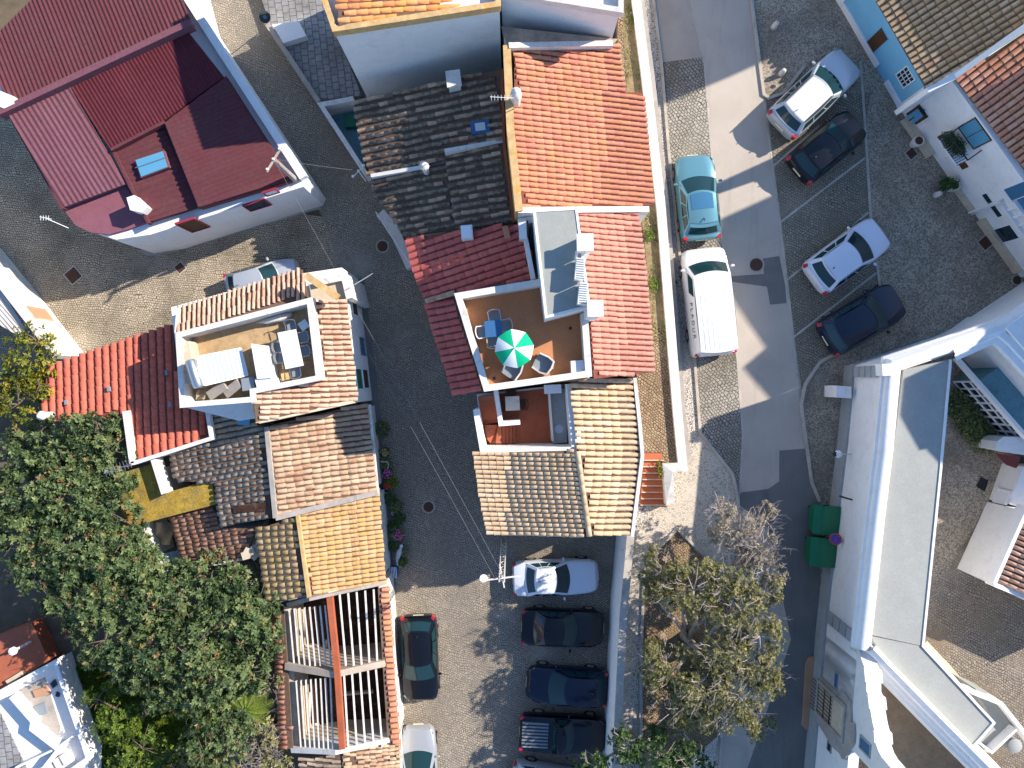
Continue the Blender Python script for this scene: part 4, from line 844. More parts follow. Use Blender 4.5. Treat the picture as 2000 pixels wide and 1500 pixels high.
opening(h, 'window', pxl(1918,382, 1926,376, 1958,420, 1951,425), A, B, 'white_paint', 'dark_glass', .05, .03)
opening(h, 'door', pxl(1941,449, 1972,439, 1990,462, 1962,475), A, B, 'white_paint', 'dark_glass', .04, .03)
d = (B-A).normalized(); nn = Vector((-(B-A).y, (B-A).x, 0)).normalized(); nn = nn if nn.x < 0 else -nn
b0 = rayface(1848, 262, A, B); b1 = rayface(1888, 308, A, B); zb = 4.85
bs = (b0-A).dot(d); be = (b1-A).dot(d)
fp = lambda s, o, z: Vector((A.x, A.y, 0))+d*s+nn*o+V(0, 0, z)
bal = MB(); bal.prism([fp(bs, 0, zb+.1), fp(be, 0, zb+.1), fp(be, .75, zb+.1), fp(bs, .75, zb+.1)], [fp(bs, 0, zb), fp(be, 0, zb), fp(be, .75, zb), fp(bs, .75, zb)]); bo = bal.build('balcony', 'white_paint', h)
m = MB(); 
for a, b in ((fp(bs, 0, zb+.95), fp(bs, .75, zb+.95)), (fp(bs, .75, zb+.95), fp(be, .75, zb+.95)), (fp(be, .75, zb+.95), fp(be, 0, zb+.95))): m.beam(a, b, .05, .05)
for i in range(13): s = bs+(be-bs)*i/12; m.beam(fp(s, .75, zb+.1), fp(s, .75, zb+.95), .02, .02)
m.build('railing', 'dark_paint', bo)
for (t0, t1, zt, o) in ((.05, .27, .35, .35), (.46, .62, .3, .2), (.66, .97, .55, .18)):
    m = MB(); L_ = (B-A).length; m.prism([fp(t0*L_, 0, U+zt), fp(t1*L_, 0, U+zt), fp(t1*L_, o, U+zt), fp(t0*L_, o, U+zt)], [fp(t0*L_, 0, U), fp(t1*L_, 0, U), fp(t1*L_, o, U), fp(t0*L_, o, U)]); m.build('plinth', 'cream', h)
m = MB(); L_ = (B-A).length
for a in (0, .09):
    m.prism([fp(.60*L_+a, 0, 5.1-a), fp(.60*L_+.06+a, 0, 5.1-a), fp(.60*L_+.06+a, .25-a, 5.1-a), fp(.60*L_+a, .25-a, 5.1-a)], [fp(.60*L_+a, 0, U), fp(.60*L_+.06+a, 0, U), fp(.60*L_+.06+a, .25-a, U), fp(.60*L_+a, .25-a, U)])
m.build('pilaster', 'white_paint', h)
for k in range(9):
    t = .66+.042*k; m = MB(); c = fp(t*L_, .06, 0); m.lathe((c.x, c.y, 5.0), [(.05, 0), (.1, .15), (.05, .35), (.09, .55), (.05, .7)], 8); m.build('baluster', 'white_paint', h)
m = MB(); m.beam(fp(.63*L_, .06, 5.75), fp(1.05*L_, .06, 5.75), .2, .1); m.beam(fp(.63*L_, .06, 4.95), fp(1.05*L_, .06, 4.95), .24, .1); m.build('rail', 'white_paint', h)
opening(h, 'loggia_window', pxl(1965,372, 2000,350, 2030,395, 1995,420), A, B, 'white_paint', 'blue_glass', .06, .04, (2, 1))
lm = thing('wall_lamp', 'square blue lantern sign on a bracket over the white house brown door', 'lamp', W(1810, 205, 4.6))
a = rayface(1806, 214, A, B); m = MB(); m.beam(a, a+nn*.9, .05, .05); m.build('bracket', 'dark_paint', lm); m = MB(); c = a+nn*.45; m.box((c.x, c.y), .22, .16, c.z-.35, c.z+.1, math.atan2(d.y, d.x)); m.build('lantern', 'sky_glass', lm)
# ---------------------------------------------------------------- church with flat walk roof, baroque gable
h = thing('church', 'white church wing with long rounded cornice, pale flat roof and baroque gable', 'church', W(1750, 1000, U)); CH = h
ZT = 6.95
bl = pxl(1654,714, 1640,863, 1625,985, 1598,1230, 1575,1500, 1560,1700)
Bp = [W(x, y, U) for x, y in bl]; 
nw = [W(x, y, U) for x, y in pxl(1832,655, 1870,636, 1985,560, 2100,480)]
def sc_(p, f): return p
roofR = [W(x, y, 7.1) for x, y in pxl(1857,702, 1848,850, 1838,915, 1815,1140, 1803,1262, 1942,1412, 1893,1468, 1735,1292)]
m = MB(); ribbon(m, nw[::-1]+Bp, .45, ZT, U, False, 1); m.build('wall', 'white_wall', h)
m = MB(); ribbon(m, [p for p in Bp], .12, U+1.0, U, False, -1); m.build('plinth', 'plinth', h)
m = MB()
# flat roof slab behind the wall
q = [Vector((p.x, p.y, 7.1)) for p in ([W(1765, 722, 7.1)]+roofR[0:5]+[W(1700, 1240, 7.1)])]
m.prism([(p.x, p.y, 7.1) for p in q][::-1], [(p.x, p.y, 6.7) for p in q][::-1]); m.build('flat_roof', 'church_roof', h)
m = MB(); q = [W(x, y, 7.1) for x, y in pxl(1700,1242, 1803,1263, 1942,1412, 1893,1468, 1728,1288)]; m.prism([(p.x, p.y, 7.08) for p in q][::-1], [(p.x, p.y, 6.7) for p in q][::-1]); m.build('flat_roof', 'church_roof', h, label='south arm of the pale flat roof')
m = MB(); q = inset([W(x, y, 7.1) for x, y in pxl(1765,722, 1857,702, 1838,915, 1803,1262, 1942,1412, 1893,1468, 1728,1288, 1700,1240)], .3); m.prism([(p.x, p.y, 6.7) for p in q][::-1], [(p.x, p.y, U) for p in q][::-1]); m.build('wing', 'white_wall', h)
m = MB(); ribbon(m, [p+V(0, 0, .1) for p in [W(x, y, 7.14) for x, y in pxl(1857,702, 1838,915, 1803,1262, 1942,1412, 1893,1468)]], .1, 7.15, 6.65); m.build('roof_edge', 'white_wall', h)
# rounded cornice swept along the wall top
def sweep(pts, prof, nm, mat, par):
    P2 = [Vector((p.x, p.y)) for p in pts]; n = len(P2); vs = []; k = len(prof)
    for i in range(n):
        dn = (P2[min(i+1, n-1)]-P2[max(i, 0)]) if i < n-1 else P2[i]-P2[i-1]; dp = P2[i]-P2[i-1] if i else dn
        dn.normalize(); dp.normalize(); n1 = Vector((-dp.y, dp.x)); mm = (n1+Vector((-dn.y, dn.x))).normalized(); f = 1/max(.4, mm.dot(n1))
        for o, z in prof: vs.append((P2[i].x+mm.x*o*f, P2[i].y+mm.y*o*f, z))
    m = MB(); m.add(vs, [[i*k+j, (i+1)*k+j, (i+1)*k+j+1, i*k+j+1] for i in range(n-1) for j in range(k-1)]); return m.build(nm, mat, par, smooth='a')
prof = [(-.0, 6.55), (-.12, 6.6), (-.16, 6.75), (-.30, 6.85), (-.38, 7.0), (-.36, 7.15), (-.26, 7.22), (-.24, 7.34), (-.12, 7.46), (.05, 7.52), (.22, 7.46), (.34, 7.34), (.36, 7.1), (.4, 6.9)]
sweep([p for p in nw[::-1]]+[Bp[0]]+Bp[1:3]+[W(1601, 1205, U)], prof, 'cornice', 'white_wall', h)
for i in range(6):
    p, q = nw[0].lerp(Bp[0], 0), Bp[0]
m = MB(); c = W(1734, 722, 7.6); m.box((c.x, c.y), .2, .25, 6.9, 7.55, .05); m.build('pier_cap', 'white_wall', h)
A, B = W(1654, 714, U), W(1598, 1230, U)
def quoins(p0, p1, q0, q1, n, first):
    """grey blocks climbing the wall between two pixel lines (base to top)"""
    for i in range(n):
        f0, f1 = i/n+.01, (i+1)/n-.01; g_ = lambda a, b, f: (a[0]+(b[0]-a[0])*f, a[1]+(b[1]-a[1])*f)
        q = [rayface(*g_(p0, p1, f0), A, B), rayface(*g_(q0, q1, f0), A, B), rayface(*g_(q0, q1, f1), A, B), rayface(*g_(p0, p1, f1), A, B)]
        m = MB(); nb_ = Vector((-.04, 0, 0)); m.prism([p+nb_*3.2 for p in q], [p-nb_ for p in q]); m.build('quoin', 'plinth', h)
quoins((1672, 716), (1730, 713), (1671, 736), (1730, 737), 5, 0)
quoins((1608, 1182), (1684, 1244), (1606, 1204), (1680, 1266), 6, 0)
# gable
A, B = W(1598, 1230, U), W(1575, 1500, U)
nb = Vector((1, 0, 0))
gl = [(1680,1262),(1682.4,1287.6),(1689.6,1305.6),(1692,1331),(1692,1349),(1697,1359),(1699.5,1383),(1704,1410),(1708.5,1428),(1710,1450),(1716,1468),(1723,1480),(1740,1500),(1765,1530),(1790,1600)]
T = [rayface(x, y, A, B) for x, y in gl]; nbk = Vector(((B-A).y, -(B-A).x, 0)).normalized(); nbk = nbk if nbk.x > 0 else -nbk
th = .62
T[0].z = min(T[0].z, 7.0)
m = MB(); n = len(T)
vs = [p for p in T]+[p+nbk*th for p in T]+[Vector((p.x, p.y, U)) for p in T]+[Vector((p.x, p.y, U))+nbk*th for p in T]
fs = [[i, i+1, n+i+1, n+i] for i in range(n-1)]+[[i, 2*n+i, 2*n+i+1, i+1] for i in range(n-1)]+[[n+i, n+i+1, 3*n+i+1, 3*n+i] for i in range(n-1)]+[[0, n, 3*n, 2*n]]
m.add(vs, fs); m.build('gable', 'white_wall', h)
for i in (2, 5, 8):
    m = MB(); p = T[i]; q = T[i+1]; m.prism([p-nbk*.06+V(0,0,.05), p+nbk*(th+.06)+V(0,0,.05), q+nbk*(th+.06)+V(0,0,.05), q-nbk*.06+V(0,0,.05)], [p-nbk*.06-V(0,0,.14), p+nbk*(th+.06)-V(0,0,.14), q+nbk*(th+.06)-V(0,0,.14), q-nbk*.06-V(0,0,.14)]); m.build('coping_step', 'white_wall', h)
orn = [rayface(x, y, A, B) for x, y in pxl(1600,1316, 1637,1351, 1650,1352, 1659,1363, 1665,1374, 1666,1395, 1666,1410, 1672,1415, 1673,1435, 1672,1451, 1666,1462, 1661,1464, 1655,1484, 1648,1482, 1643,1471, 1632,1462, 1600,1412)]
m = MB(); m.prism([p-nbk*.1 for p in orn], [p+nbk*.05 for p in orn]); po = m.build('portal', 'stone', h)
A2, B2 = A-nbk*.1, B-nbk*.1
g_ = opening(h, 'doorway', pxl(1597,1332, 1647,1378, 1650,1440, 1600,1400), A2, B2, 'stone', 'cream', .16, .08); g_['label'] = 'carved stone doorway with iron gate'
m = MB()
for k in range(9):
    s = .06+.1*k; p = rayface(1600, 1335+0, A2, B2); q = rayface(1648, 1380, A2, B2)
    dd = (B2-A2).normalized(); b = p+dd*(.17*k); m.beam(Vector((b.x, b.y, U+.2))-nbk*.05, Vector((b.x, b.y, U+2.6))-nbk*.05, .025, .025)
for z in (.9, 1.7, 2.4): m.beam(Vector((p.x, p.y, U+z))-nbk*.05, Vector((p.x, p.y, U+z))+dd*1.4-nbk*.05, .03, .03)
m.build('iron_gate', 'dark_paint', h)
opening(h, 'window', pxl(1631,1312, 1637,1316, 1637,1346, 1632,1342), A, B, 'plinth', 'blue_plastic', .04, .04)
opening(h, 'arched_window', pxl(1680,1438, 1698,1452, 1702,1480, 1683,1462), A, B, 'plinth', 'blue_glass', .07, .05)
opening(h, 'alms_box', pxl(1617,1448, 1624,1454, 1624,1470, 1618,1464), A, B, 'plinth', 'dark_paint', .05, .05)
bt = thing('step', 'brown stone threshold step in front of the carved church doorway', 'step', W(1580, 1355, U))
m = MB(); q = [W(x, y, U+.16) for x, y in pxl(1583,1284, 1592,1284, 1594,1296, 1588,1424, 1577,1428, 1567,1418, 1569,1400, 1575,1296)]; m.prism([(p.x, p.y, U+.16) for p in q][::-1], [(p.x, p.y, U) for p in q][::-1]); m.build('tread', 'panel_brown', bt)
# diagonal south cornice
sp = [W(x, y, 7.7) for x, y in pxl(1706,1268, 1732,1296, 1838,1404, 1945,1512, 2050,1620)]
sweep([Vector((p.x, p.y, 0)) for p in sp], [(-.62, 6.2), (-.55, 6.9), (-.40, 6.95), (-.38, 7.15), (-.25, 7.2), (-.2, 7.55), (0, 7.7), (.18, 7.6), (.2, 7.1)], 'cornice', 'white_wall', h)
m = MB(); ribbon(m, sp, .8, 7.0, U); m.build('wall', 'white_wall', h)
blkz(h, 'inner_roof', pxl(1716,1312, 1742,1332, 1900,1500, 2000,1620, 1790,1620, 1742,1500, 1730,1400), 5.2, 'earth_roof')
# gallery, nave beyond
blkz(h, 'gallery', pxl(1862,745, 1955,853, 2060,930, 2060,720, 1980,660), 4.75, 'teal_roof', zref=U)
m = MB(); ribbon(m, [W(x, y, 4.8) for x, y in pxl(1868,700, 2005,856)], .16, 4.95, 4.6); m.build('gallery_edge', 'white_paint', h)
A, B = W(1862, 745, U), W(1955, 853, U); dd = (B-A).normalized(); no = Vector((dd.y, -dd.x, 0)); no = no if no.x < 0 else -no; L_ = (B-A).length
m = MB(); m.prism([A+no*.02+V(0,0,2.1), B+no*.02+V(0,0,2.1), B+no*.02+V(0,0,.1), A+no*.02+V(0,0,.1)], [A+V(0,0,2.1), B+V(0,0,2.1), B+V(0,0,.1), A+V(0,0,.1)]); gw_ = m.build('window_wall', 'dark_glass', h)
for k in range(9): m = MB(); p = A+dd*(L_*k/8)+no*.03; m.beam(p+V(0, 0, .05), p+V(0, 0, 2.15), .09, .07); m.build('mullion', 'white_paint', gw_)
for z in (.1, .78, 1.45, 2.12): m = MB(); m.beam(A+no*.04+V(0, 0, z), B+no*.04+V(0, 0, z), .07, .09); m.build('transom', 'white_paint', gw_)
sweep([W(x, y, 7.3) for x, y in pxl(1862,692, 1945,655, 1962,668, 2090,805)], [(-.3, 7.0), (-.3, 7.3), (-.05, 7.35), (.0, 7.45), (.3, 7.45), (.35, 7.2), (.55, 7.15), (.55, 6.0)][::1], 'cornice', 'white_wall', h)
blkz(h, 'nave', pxl(1965,640, 2020,600, 2400,600, 2500,1000, 2130,830), 7.6, 'white_wall')
# courtyard buildings
h = thing('outbuilding', 'white courtyard outbuilding with pale door and salmon tiled roof', 'outbuilding', W(1950, 1050, U))
q = [W(x, y, U) for x, y in pxl(1928,980, 1869,1110, 2100,1220, 2200,1000)]
m = MB(); m.prism([(p.x, p.y, 5.45) for p in q], [(p.x, p.y, U) for p in q]); m.build('wall', 'white_wall', h)
pO = Pl(1950, 1135, 5.6, -1, -.42, .22); g = pxl(1950,1135, 2012,1005, 2120,1050, 2080,1195)
tile_roof(h, g, pO, 'tile_salmon', pitch=.24, length=.42, cover=.75, hgt=.10, nobj=250)
wall(h, 'parapet', pxl(1943,1140, 1992,1030, 2010,990), 5.75, 5, .16, 'white_wall'); wall(h, 'parapet', pxl(1943,1142, 2100,1205), 5.7, 5, .2, 'white_wall')
A, B = W(1928, 980, U), W(1962, 905, U)
blkz(h, 'porch', pxl(1932,975, 1957,905, 2060,905, 2060,1000, 1990,992), 4.2, 'white_wall', zref=U)
opening(h, 'door', pxl(1948,956, 1972,960, 1966,985, 1942,978), W(1925,985,U), W(1958,905,U), 'white_paint', 'white_plastic', .05, .04, (1, 1))
h = thing('outbuilding', 'small pale block with red awning at the end of the courtyard windows', 'outbuilding', W(1970, 870, U))
blkz(h, 'wall', pxl(1948,862, 1960,853, 2060,853, 2060,895, 1995,888, 1944,878), 4.4, 'white_wall')
m = MB(); q = [W(1942, 885, 4.0), W(1992, 892, 4.2), W(1985, 915, 3.7), W(1965, 908, 3.7)]; m.prism([p+V(0,0,.05) for p in q], q); m.build('awning', 'awning_red', h)
h = thing('door_mat', 'black mat on speckled courtyard paving', 'mat', W(1918, 945, U))
m = MB(); q = [W(x, y, U+.04) for x, y in pxl(1916,932, 1931,938, 1923,960, 1907,950)]; m.prism(q[::-1], [p-V(0,0,.03) for p in q][::-1]); m.build('mat', 'rubber', h)
h = thing('outbuilding', 'white flat annex with low parapets in the bottom right corner', 'outbuilding', W(1960, 1420, U))
blkz(h, 'wall', pxl(1905,1345, 1960,1372, 1985,1425, 1935,1470, 1895,1468, 1942,1412), 5.0, 'church_roof'); wall(h, 'parapet', pxl(1898,1352, 1958,1376, 2080,1530), 5.5, 4.6, .16, 'white_wall'); wall(h, 'parapet', pxl(1912,1450, 1938,1470, 1986,1425), 5.5, 4.6, .1, 'white_wall')
m = MB(); c = W(1984, 1458, 4.0); m.lathe((c.x, c.y, U), [(.3, 0), (.32, 1.2), (.34, 1.35), (.2, 1.45)], 14); m.build('tank', 'plinth', h, smooth='a')
h = thing('court_wall', 'low brown weedy courtyard wall running diagonally beside the pale flat roof', 'wall', W(1850, 1320, U))
wall(h, 'wall', pxl(1808,1255, 1862,1312, 1895,1355), U+.5, U, .2, 'cream')

# unseen blocks added out of view, outlined to shade the plaza and the road
def shade_block(label, zt, outline, at_):
    h = thing('house', label, 'house', at_); o_ = (zt-U)/math.tan(SUN_EL)*Vector((math.cos(SAZ), math.sin(SAZ), 0)); ht = [W(x, y, U)+o_ for x, y in outline]  # no seen house: outline is the wanted shadow shifted towards the sun
    ar = sum(ht[i].x*ht[(i+1) % len(ht)].y-ht[(i+1) % len(ht)].x*ht[i].y for i in range(len(ht)))
    if ar < 0: ht = ht[::-1]
    m = MB(); m.prism([(p.x, p.y, zt) for p in ht], [(p.x, p.y, U) for p in ht]); m.build('wall', 'white_wall', h); m = MB(); m.add([(p.x, p.y, zt+.01) for p in ht], [list(range(len(ht)))]); m.build('roof', 'terracotta_floor', h)
shade_block('tall pale unseen block added to shade the road, far behind the blue house', 16, pxl(1262,-700, 1266,217, 1422,152, 1620,60, 1620,-700), (31, 30, U))
shade_block('tall pale unseen block added to shade the road, far behind the white house', 16, pxl(1402,430, 1408,540, 1440,600, 1495,680, 1450,718, 1505,782, 1700,700, 1750,330), (33, 12, U))

def shadow_mass(par, nm, zt, zs, outline):
    o_ = (zt-zs)/math.tan(SUN_EL)*Vector((math.cos(SAZ), math.sin(SAZ), 0)); ht = [W(x, y, zs)+o_ for x, y in outline]
    ar = sum(ht[i].x*ht[(i+1) % len(ht)].y-ht[(i+1) % len(ht)].x*ht[i].y for i in range(len(ht)))
    if ar < 0: ht = ht[::-1]
    m = MB(); m.prism([(p.x, p.y, zt) for p in ht], [(p.x, p.y, U) for p in ht]); return m.build(nm, 'white_wall', par)
shadow_mass(CH, 'church_shade_mass', 14.0, 7.1, pxl(1757,812, 1764,740, 1862,704, 1900,640, 2150,560, 2250,860, 1838,910, 1808,877, 1795,880))  # unseen block added to shade the church roof, outlined by that shadow
# ---------------------------------------------------------------- vehicles
def lerp(a, b, t): return a+(b-a)*t
flat('car_glass', (.010, .035, .040), .06, 0, .5, 0)
flat('tail_red', (.5, .01, .02), .2, 0, .6, .5)
def paint(n, c, met=0.3, rough=.28): flat(n, c, rough, met, .35, .35)
paint('paint_teal', (.13, .30, .36), .35, .25); paint('paint_white', (.72, .73, .74), 0, .3); paint('paint_silver', (.50, .53, .56), .35, .25); paint('paint_black', (.004, .005, .008), 0, .22)
paint('paint_navy', (.005, .011, .03), 0, .22); paint('paint_hoodblue', (.50, .54, .58), .4); paint('paint_pearl', (.62, .66, .74), .1, .25); paint('paint_grey', (.42, .44, .46), .4, .3)
def car(label, px, py, zg, ang, paintm, L=4.1, Wd=1.75, Hh=1.47, kind='hatch', roofm=None, zc=.9, extras=(), name='parked_car', cat='car'):
    """px,py: centre of the car as seen at height zc; ang: heading in degrees, world"""
    c = W(px, py, zg+zc); t = thing(name, label, cat); Wd *= 1.09; L *= 1.02
    K = dict(hatch=(.235, -.462, .03, -.345, .95, .78, .95), sedan=(.17, -.36, .0, -.24, .93, .76, .88), suv=(.225, -.475, .055, -.385, 1.02, .88, 1.02), van=(.37, -.492, .25, -.480, 1.15, 1.0, 1.15), pickup=(.13, -.14, .02, -.09, 1.02, .9, .92))[kind]
    cow, rb, ft, rt, belt, hood, deck = K; cow *= L; rb *= L; ft *= L; rt *= L
    ts = [-1, -.992, -.965, -.91, -.8, -.62, -.4, -.15, .1, .32, .5, .66, .8, .91, .965, .992, 1]
    wf = [.66, .79, .88, .945, .985, 1, 1, 1, 1, 1, .99, .975, .93, .85, .74, .62, .46]
    if kind == 'van': wf = [.84, .90, .95, .98, 1, 1, 1, 1, 1, 1, 1, .99, .97, .92, .85, .76, .62]
    rows = []
    for x_, f in zip(ts, wf):
        x = x_*L/2; wd = Wd/2*f
        if x > cow: zt = lerp(belt, hood, ((x-cow)/(L/2-cow))**1.0)-(.30*max(0, (x_-.90)/.10)**2)
        elif x < rb: zt = lerp(belt, deck, (rb-x)/(L/2+rb+1e-3))-(.16*max(0, (-x_-.95)/.05)**2)
        else: zt = belt
        zb = .26+.10*max(0, (abs(x_)-.9)/.1)
        pr = [(.80, zb), (.985, zb+.10), (1.0, lerp(zb, zt, .45)), (.985, lerp(zb, zt, .74)), (.93, zt-.05), (.83, zt-.005), (.45, zt+.025), (0, zt+.035)]
        rows.append([(x, wd*a, z) for a, z in pr]+[(x, -wd*a, z) for a, z in pr[-2::-1]])
    k = len(rows[0]); m = MB(); m.add([p for r in rows for p in r], [[i*k+j, (i+1)*k+j, (i+1)*k+j+1, i*k+j+1] for i in range(len(rows)-1) for j in range(k-1)]+[list(range(k)), [(len(rows)-1)*k+j for j in range(k)][::-1]])
    if kind == 'pickup':
        body = m.build('body', paintm, t, smooth='a')
        b = MB(); b.prism([(rb-.15, .62, belt+.03), (rb-.15, -.62, belt+.03), (-L/2+.12, -.62, belt+.03), (-L/2+.12, .62, belt+.03)], [(rb-.15, .62, .6), (rb-.15, -.62, .6), (-L/2+.12, -.62, .6), (-L/2+.12, .62, .6)]); bd = b.build('load_bed', 'grey_plastic', t)
        for i in range(7): b = MB(); b.box(((rb-.15-L/2+.12)/2, -.5+i*.167), (L/2+rb-.27)/2, .035, belt+.03, belt+.055); b.build('bed_slat', 'dark_paint', bd)
    else: body = m.build('body', paintm, t, smooth='a')
    # cabin
    wb = Wd/2*.91; wt = Wd/2*(.70 if kind != 'van' else .80); cb = .20; cf = .16; H_ = Hh
    def fb(a): return Vector((cow-cb*a*a, a*wb, belt+.02))
    def ftp(a): return Vector((ft-cf*a*a, a*wt, H_-.06-.03*a*a))
    def rbb(a): return Vector((rb+.12*a*a, a*wb, belt+.02))
    def rtp(a): return Vector((rt+.10*a*a, a*wt, H_-.09-.03*a*a))
    def SF(a, b): a = 2*a-1; return fb(a).lerp(ftp(a), b)
    def SR(a, b): a = 1-2*a; return rbb(a).lerp(rtp(a), b)
    def SS(s):
        def f(a, b):
            lo = rbb(s).lerp(fb(s), a) if s > 0 else fb(s).lerp(rbb(s), a); hi = rtp(s).lerp(ftp(s), a) if s > 0 else ftp(s).lerp(rtp(s), a)
            p = lo.lerp(hi, b); p.y += s*.04*math.sin(math.pi*a); return p
        return f
    def RF(a, b): aa = 1-2*a; p = rtp(aa).lerp(ftp(aa), b); p.z += .05*(1-aa*aa)+.03*math.sin(math.pi*b); return p
    m = MB(); m.grid(SF, 8, 3); m.grid(SR, 8, 3); m.grid(SS(1), 8, 2); m.grid(SS(-1), 8, 2); m.grid(lambda a, b: RF(1-a, b), 8, 8); cab = m.build('cabin', paintm, t, smooth='a')
    if roofm: m = MB(); m.grid(lambda a, b: RF(1-(.06+.88*a), .03+.92*b)+V(0, 0, .008), 8, 8); m.build('roof_panel', roofm, t, smooth=True)
    def patch(f, a0, a1, b0, b1, nm, mat, na=8, nb=2, off=.012, par=t):
        g = lambda a, b: f(a0+(a1-a0)*a, b0+(b1-b0)*b)
        ctr = g(.5, .5); nrm = (g(.6, .5)-g(.4, .5)).cross(g(.5, .6)-g(.5, .4)).normalized()
        if nrm.dot(ctr-Vector((0, 0, .6))) < 0: nrm = -nrm
        m = MB(); m.grid(lambda a, b: g(a, b)+nrm*off, na, nb); return m.build(nm, mat, par, smooth=True)
    patch(SF, .05, .95, .05, .94, 'windscreen', 'car_glass')
    if kind not in ('van',): patch(SR, .09, .91, .12, .86, 'rear_window', 'car_glass')
    for s in (1, -1):
        f = SS(s); sp = ((.05, .30), (.33, .60), (.63, .90)) if kind in ('suv', 'hatch', 'sedan') else (((.1, .9),) if kind == 'pickup' else ((.72, .95),))
        for a0, a1 in sp:
            if s < 0: a0, a1 = 1-a1, 1-a0
            patch(f, a0, a1, .14, .86, 'side_window', 'car_glass', 3, 2)
        m = MB(); m.lathe((0, 0, 0), [(.02, -.07), (.09, -.05), (.10, .02), (.05, .07)], 8)
        m.v = [(cow-.35+x*.7, s*(Wd/2+.09)+y*1.0, belt+.08+z) for x, y, z in m.v]; m.build('mirror', paintm, t, smooth='a')
        # lamps
        m = MB(); x0 = L/2; m.grid(lambda a, b: Vector((x0*(.955-.14*a)+.0, s*(Wd/2*(.66+.24*a)), hood-.10-.0*b+.14*a+(b-.5)*.10+.01)), 4, 2)
        m.build('headlight', 'lamp_clear', t, smooth=True)
        m = MB(); zt = deck if kind != 'hatch' else belt
        m.box((-L/2+.09, s*Wd/2*.82), .07, .09, zt-.30, zt-.015, -s*.35); m.build('tail_light', 'tail_red', t)
        for wx in (.31, -.29):
            m = MB(); c0 = Vector((wx*L, s*(Wd/2-.19), .32)); m.tube([c0, c0+V(0, s*.20, 0)], .32, 16); wh = m.build('wheel', 'rubber', t, smooth='a')
            m = MB(); m.tube([c0+V(0, s*.195, 0), c0+V(0, s*.21, 0)], .19, 12); m.build('rim', 'metal', wh)
    m = MB(); m.box((-L/2-.005, 0), .012, .26, .62, .74); m.build('number_plate', 'plate', t)
    m = MB(); m.box((L/2+.002, 0), .012, .26, .42, .53); m.build('number_plate', 'plate', t)
    if kind not in ('van', 'pickup'): m = MB(); m.beam((rt+.25, 0, H_-.02), (rt+.12, 0, H_+.10), .04, .03); m.build('antenna', 'dark_paint', t)
    if 'rails' in extras:
        for s in (1, -1): m = MB(); m.beam((rt+.1, s*(wt-.02), H_-.03), (ft-.15, s*(wt-.02), H_-.02), .04, .05); m.build('roof_rail', 'dark_paint', t)
    if 'sunroof' in extras: m = MB(); m.grid(lambda a, b: RF(1-(.12+.76*a), .45+.5*b)+V(0, 0, .014), 6, 4); m.build('glass_roof', 'blue_glass', t, smooth=True)
    if 'spoiler' in extras: m = MB(); m.grid(lambda a, b: Vector((rt-.02-.16*b+.08*(2*a-1)**2, (2*a-1)*wt*.98, H_-.07-.02*b)), 8, 2); m.build('spoiler', paintm, t, smooth=True)
    if kind == 'van':
        m = MB()
        for j in range(7):
            yy = -.62+j*.207
            for b0, b1 in ((.04, .30), (.34, .74)):
                m.beam(RF((1-yy/wt)/2, b0)+V(0, 0, .0), RF((1-yy/wt)/2, b1)+V(0, 0, .0), .022, .022)
        m.build('roof_ribs', paintm, t)
    a = math.radians(ang)
    # the visible silhouette centre is the body centre at height zc
    t.location = (c.x, c.y, zg); t.rotation_euler = (0, 0, a)
    return t
def ang(fx, fy, rx, ry): return math.degrees(math.atan2(-(fy-ry), fx-rx))
CARS = {}
car('teal blue hatchback with glass roof parked beside the garden wall', 1365.5, 382, U, 95.5, 'paint_teal', 4.0, 1.76, 1.5, 'hatch', extras=('sunroof', 'spoiler'), zc=1.0)
VAN = car('white panel van with PLADUR lettering on its left side', 1390, 587, U, 96.0, 'paint_white', 5.0, 1.98, 1.97, 'van', zc=1.35, name='parked_van', cat='van')
car('silver estate car parked topmost in the plaza, half in sunlight', 1597, 177, U, ang(1672, 107, 1527, 245), 'paint_silver', 4.6, 1.8, 1.55, 'suv', roofm='paint_white', extras=('rails',), zc=1.0)
car('small glossy black car parked directly below the silver estate', 1622, 282, U, ang(1680, 235, 1566, 330), 'paint_black', 3.75, 1.68, 1.45, 'hatch', zc=1.0)
car('plain white hatchback alone in the middle of the shaded plaza bays', 1662, 496, U, ang(1725, 450, 1597, 543), 'paint_pearl', 4.05, 1.76, 1.47, 'hatch', zc=1.0)
car('black estate car parked lowest of the plaza cars near the church', 1690, 622, U, ang(1754, 583, 1628, 657), 'paint_navy', 4.0, 1.82, 1.5, 'suv', zc=1.0)
car('old silver white saloon parked beside the lattice pole below the beige roof', 1086, 1130, 0, 2, 'paint_pearl', 4.25, 1.66, 1.4, 'sedan', roofm='paint_white', zc=.9)
car('glossy black saloon, nearest below the silver white one', 1100, 1229, 0, -2, 'paint_black', 4.1, 1.74, 1.45, 'sedan', zc=.9)
car('dark blue hatchback between two black vehicles in the wall row', 1107, 1343, 0, 176, 'paint_navy', 4.0, 1.76, 1.5, 'hatch', zc=.9)
car('black pickup truck with slatted load bed facing the retaining wall', 1100, 1437, 0, -3, 'paint_black', 4.3, 1.74, 1.6, 'pickup', zc=.9, name='pickup_truck', cat='pickup truck')
car('silver car with red tail light cut by the bottom edge beside the wall', 1078, 1536, 0, -10, 'paint_grey', 4.1, 1.7, 1.45, 'hatch', zc=.9)
car('black hatchback standing alone beside the battened ruin, red lights uppermost', 819, 1289, 0, 272, 'paint_black', 4.3, 1.72, 1.45, 'hatch', zc=.9)
car('pale grey hatchback below the lone black one at the bottom edge', 818, 1500, 0, 92, 'paint_grey', 4.0, 1.66, 1.42, 'hatch', zc=.9)
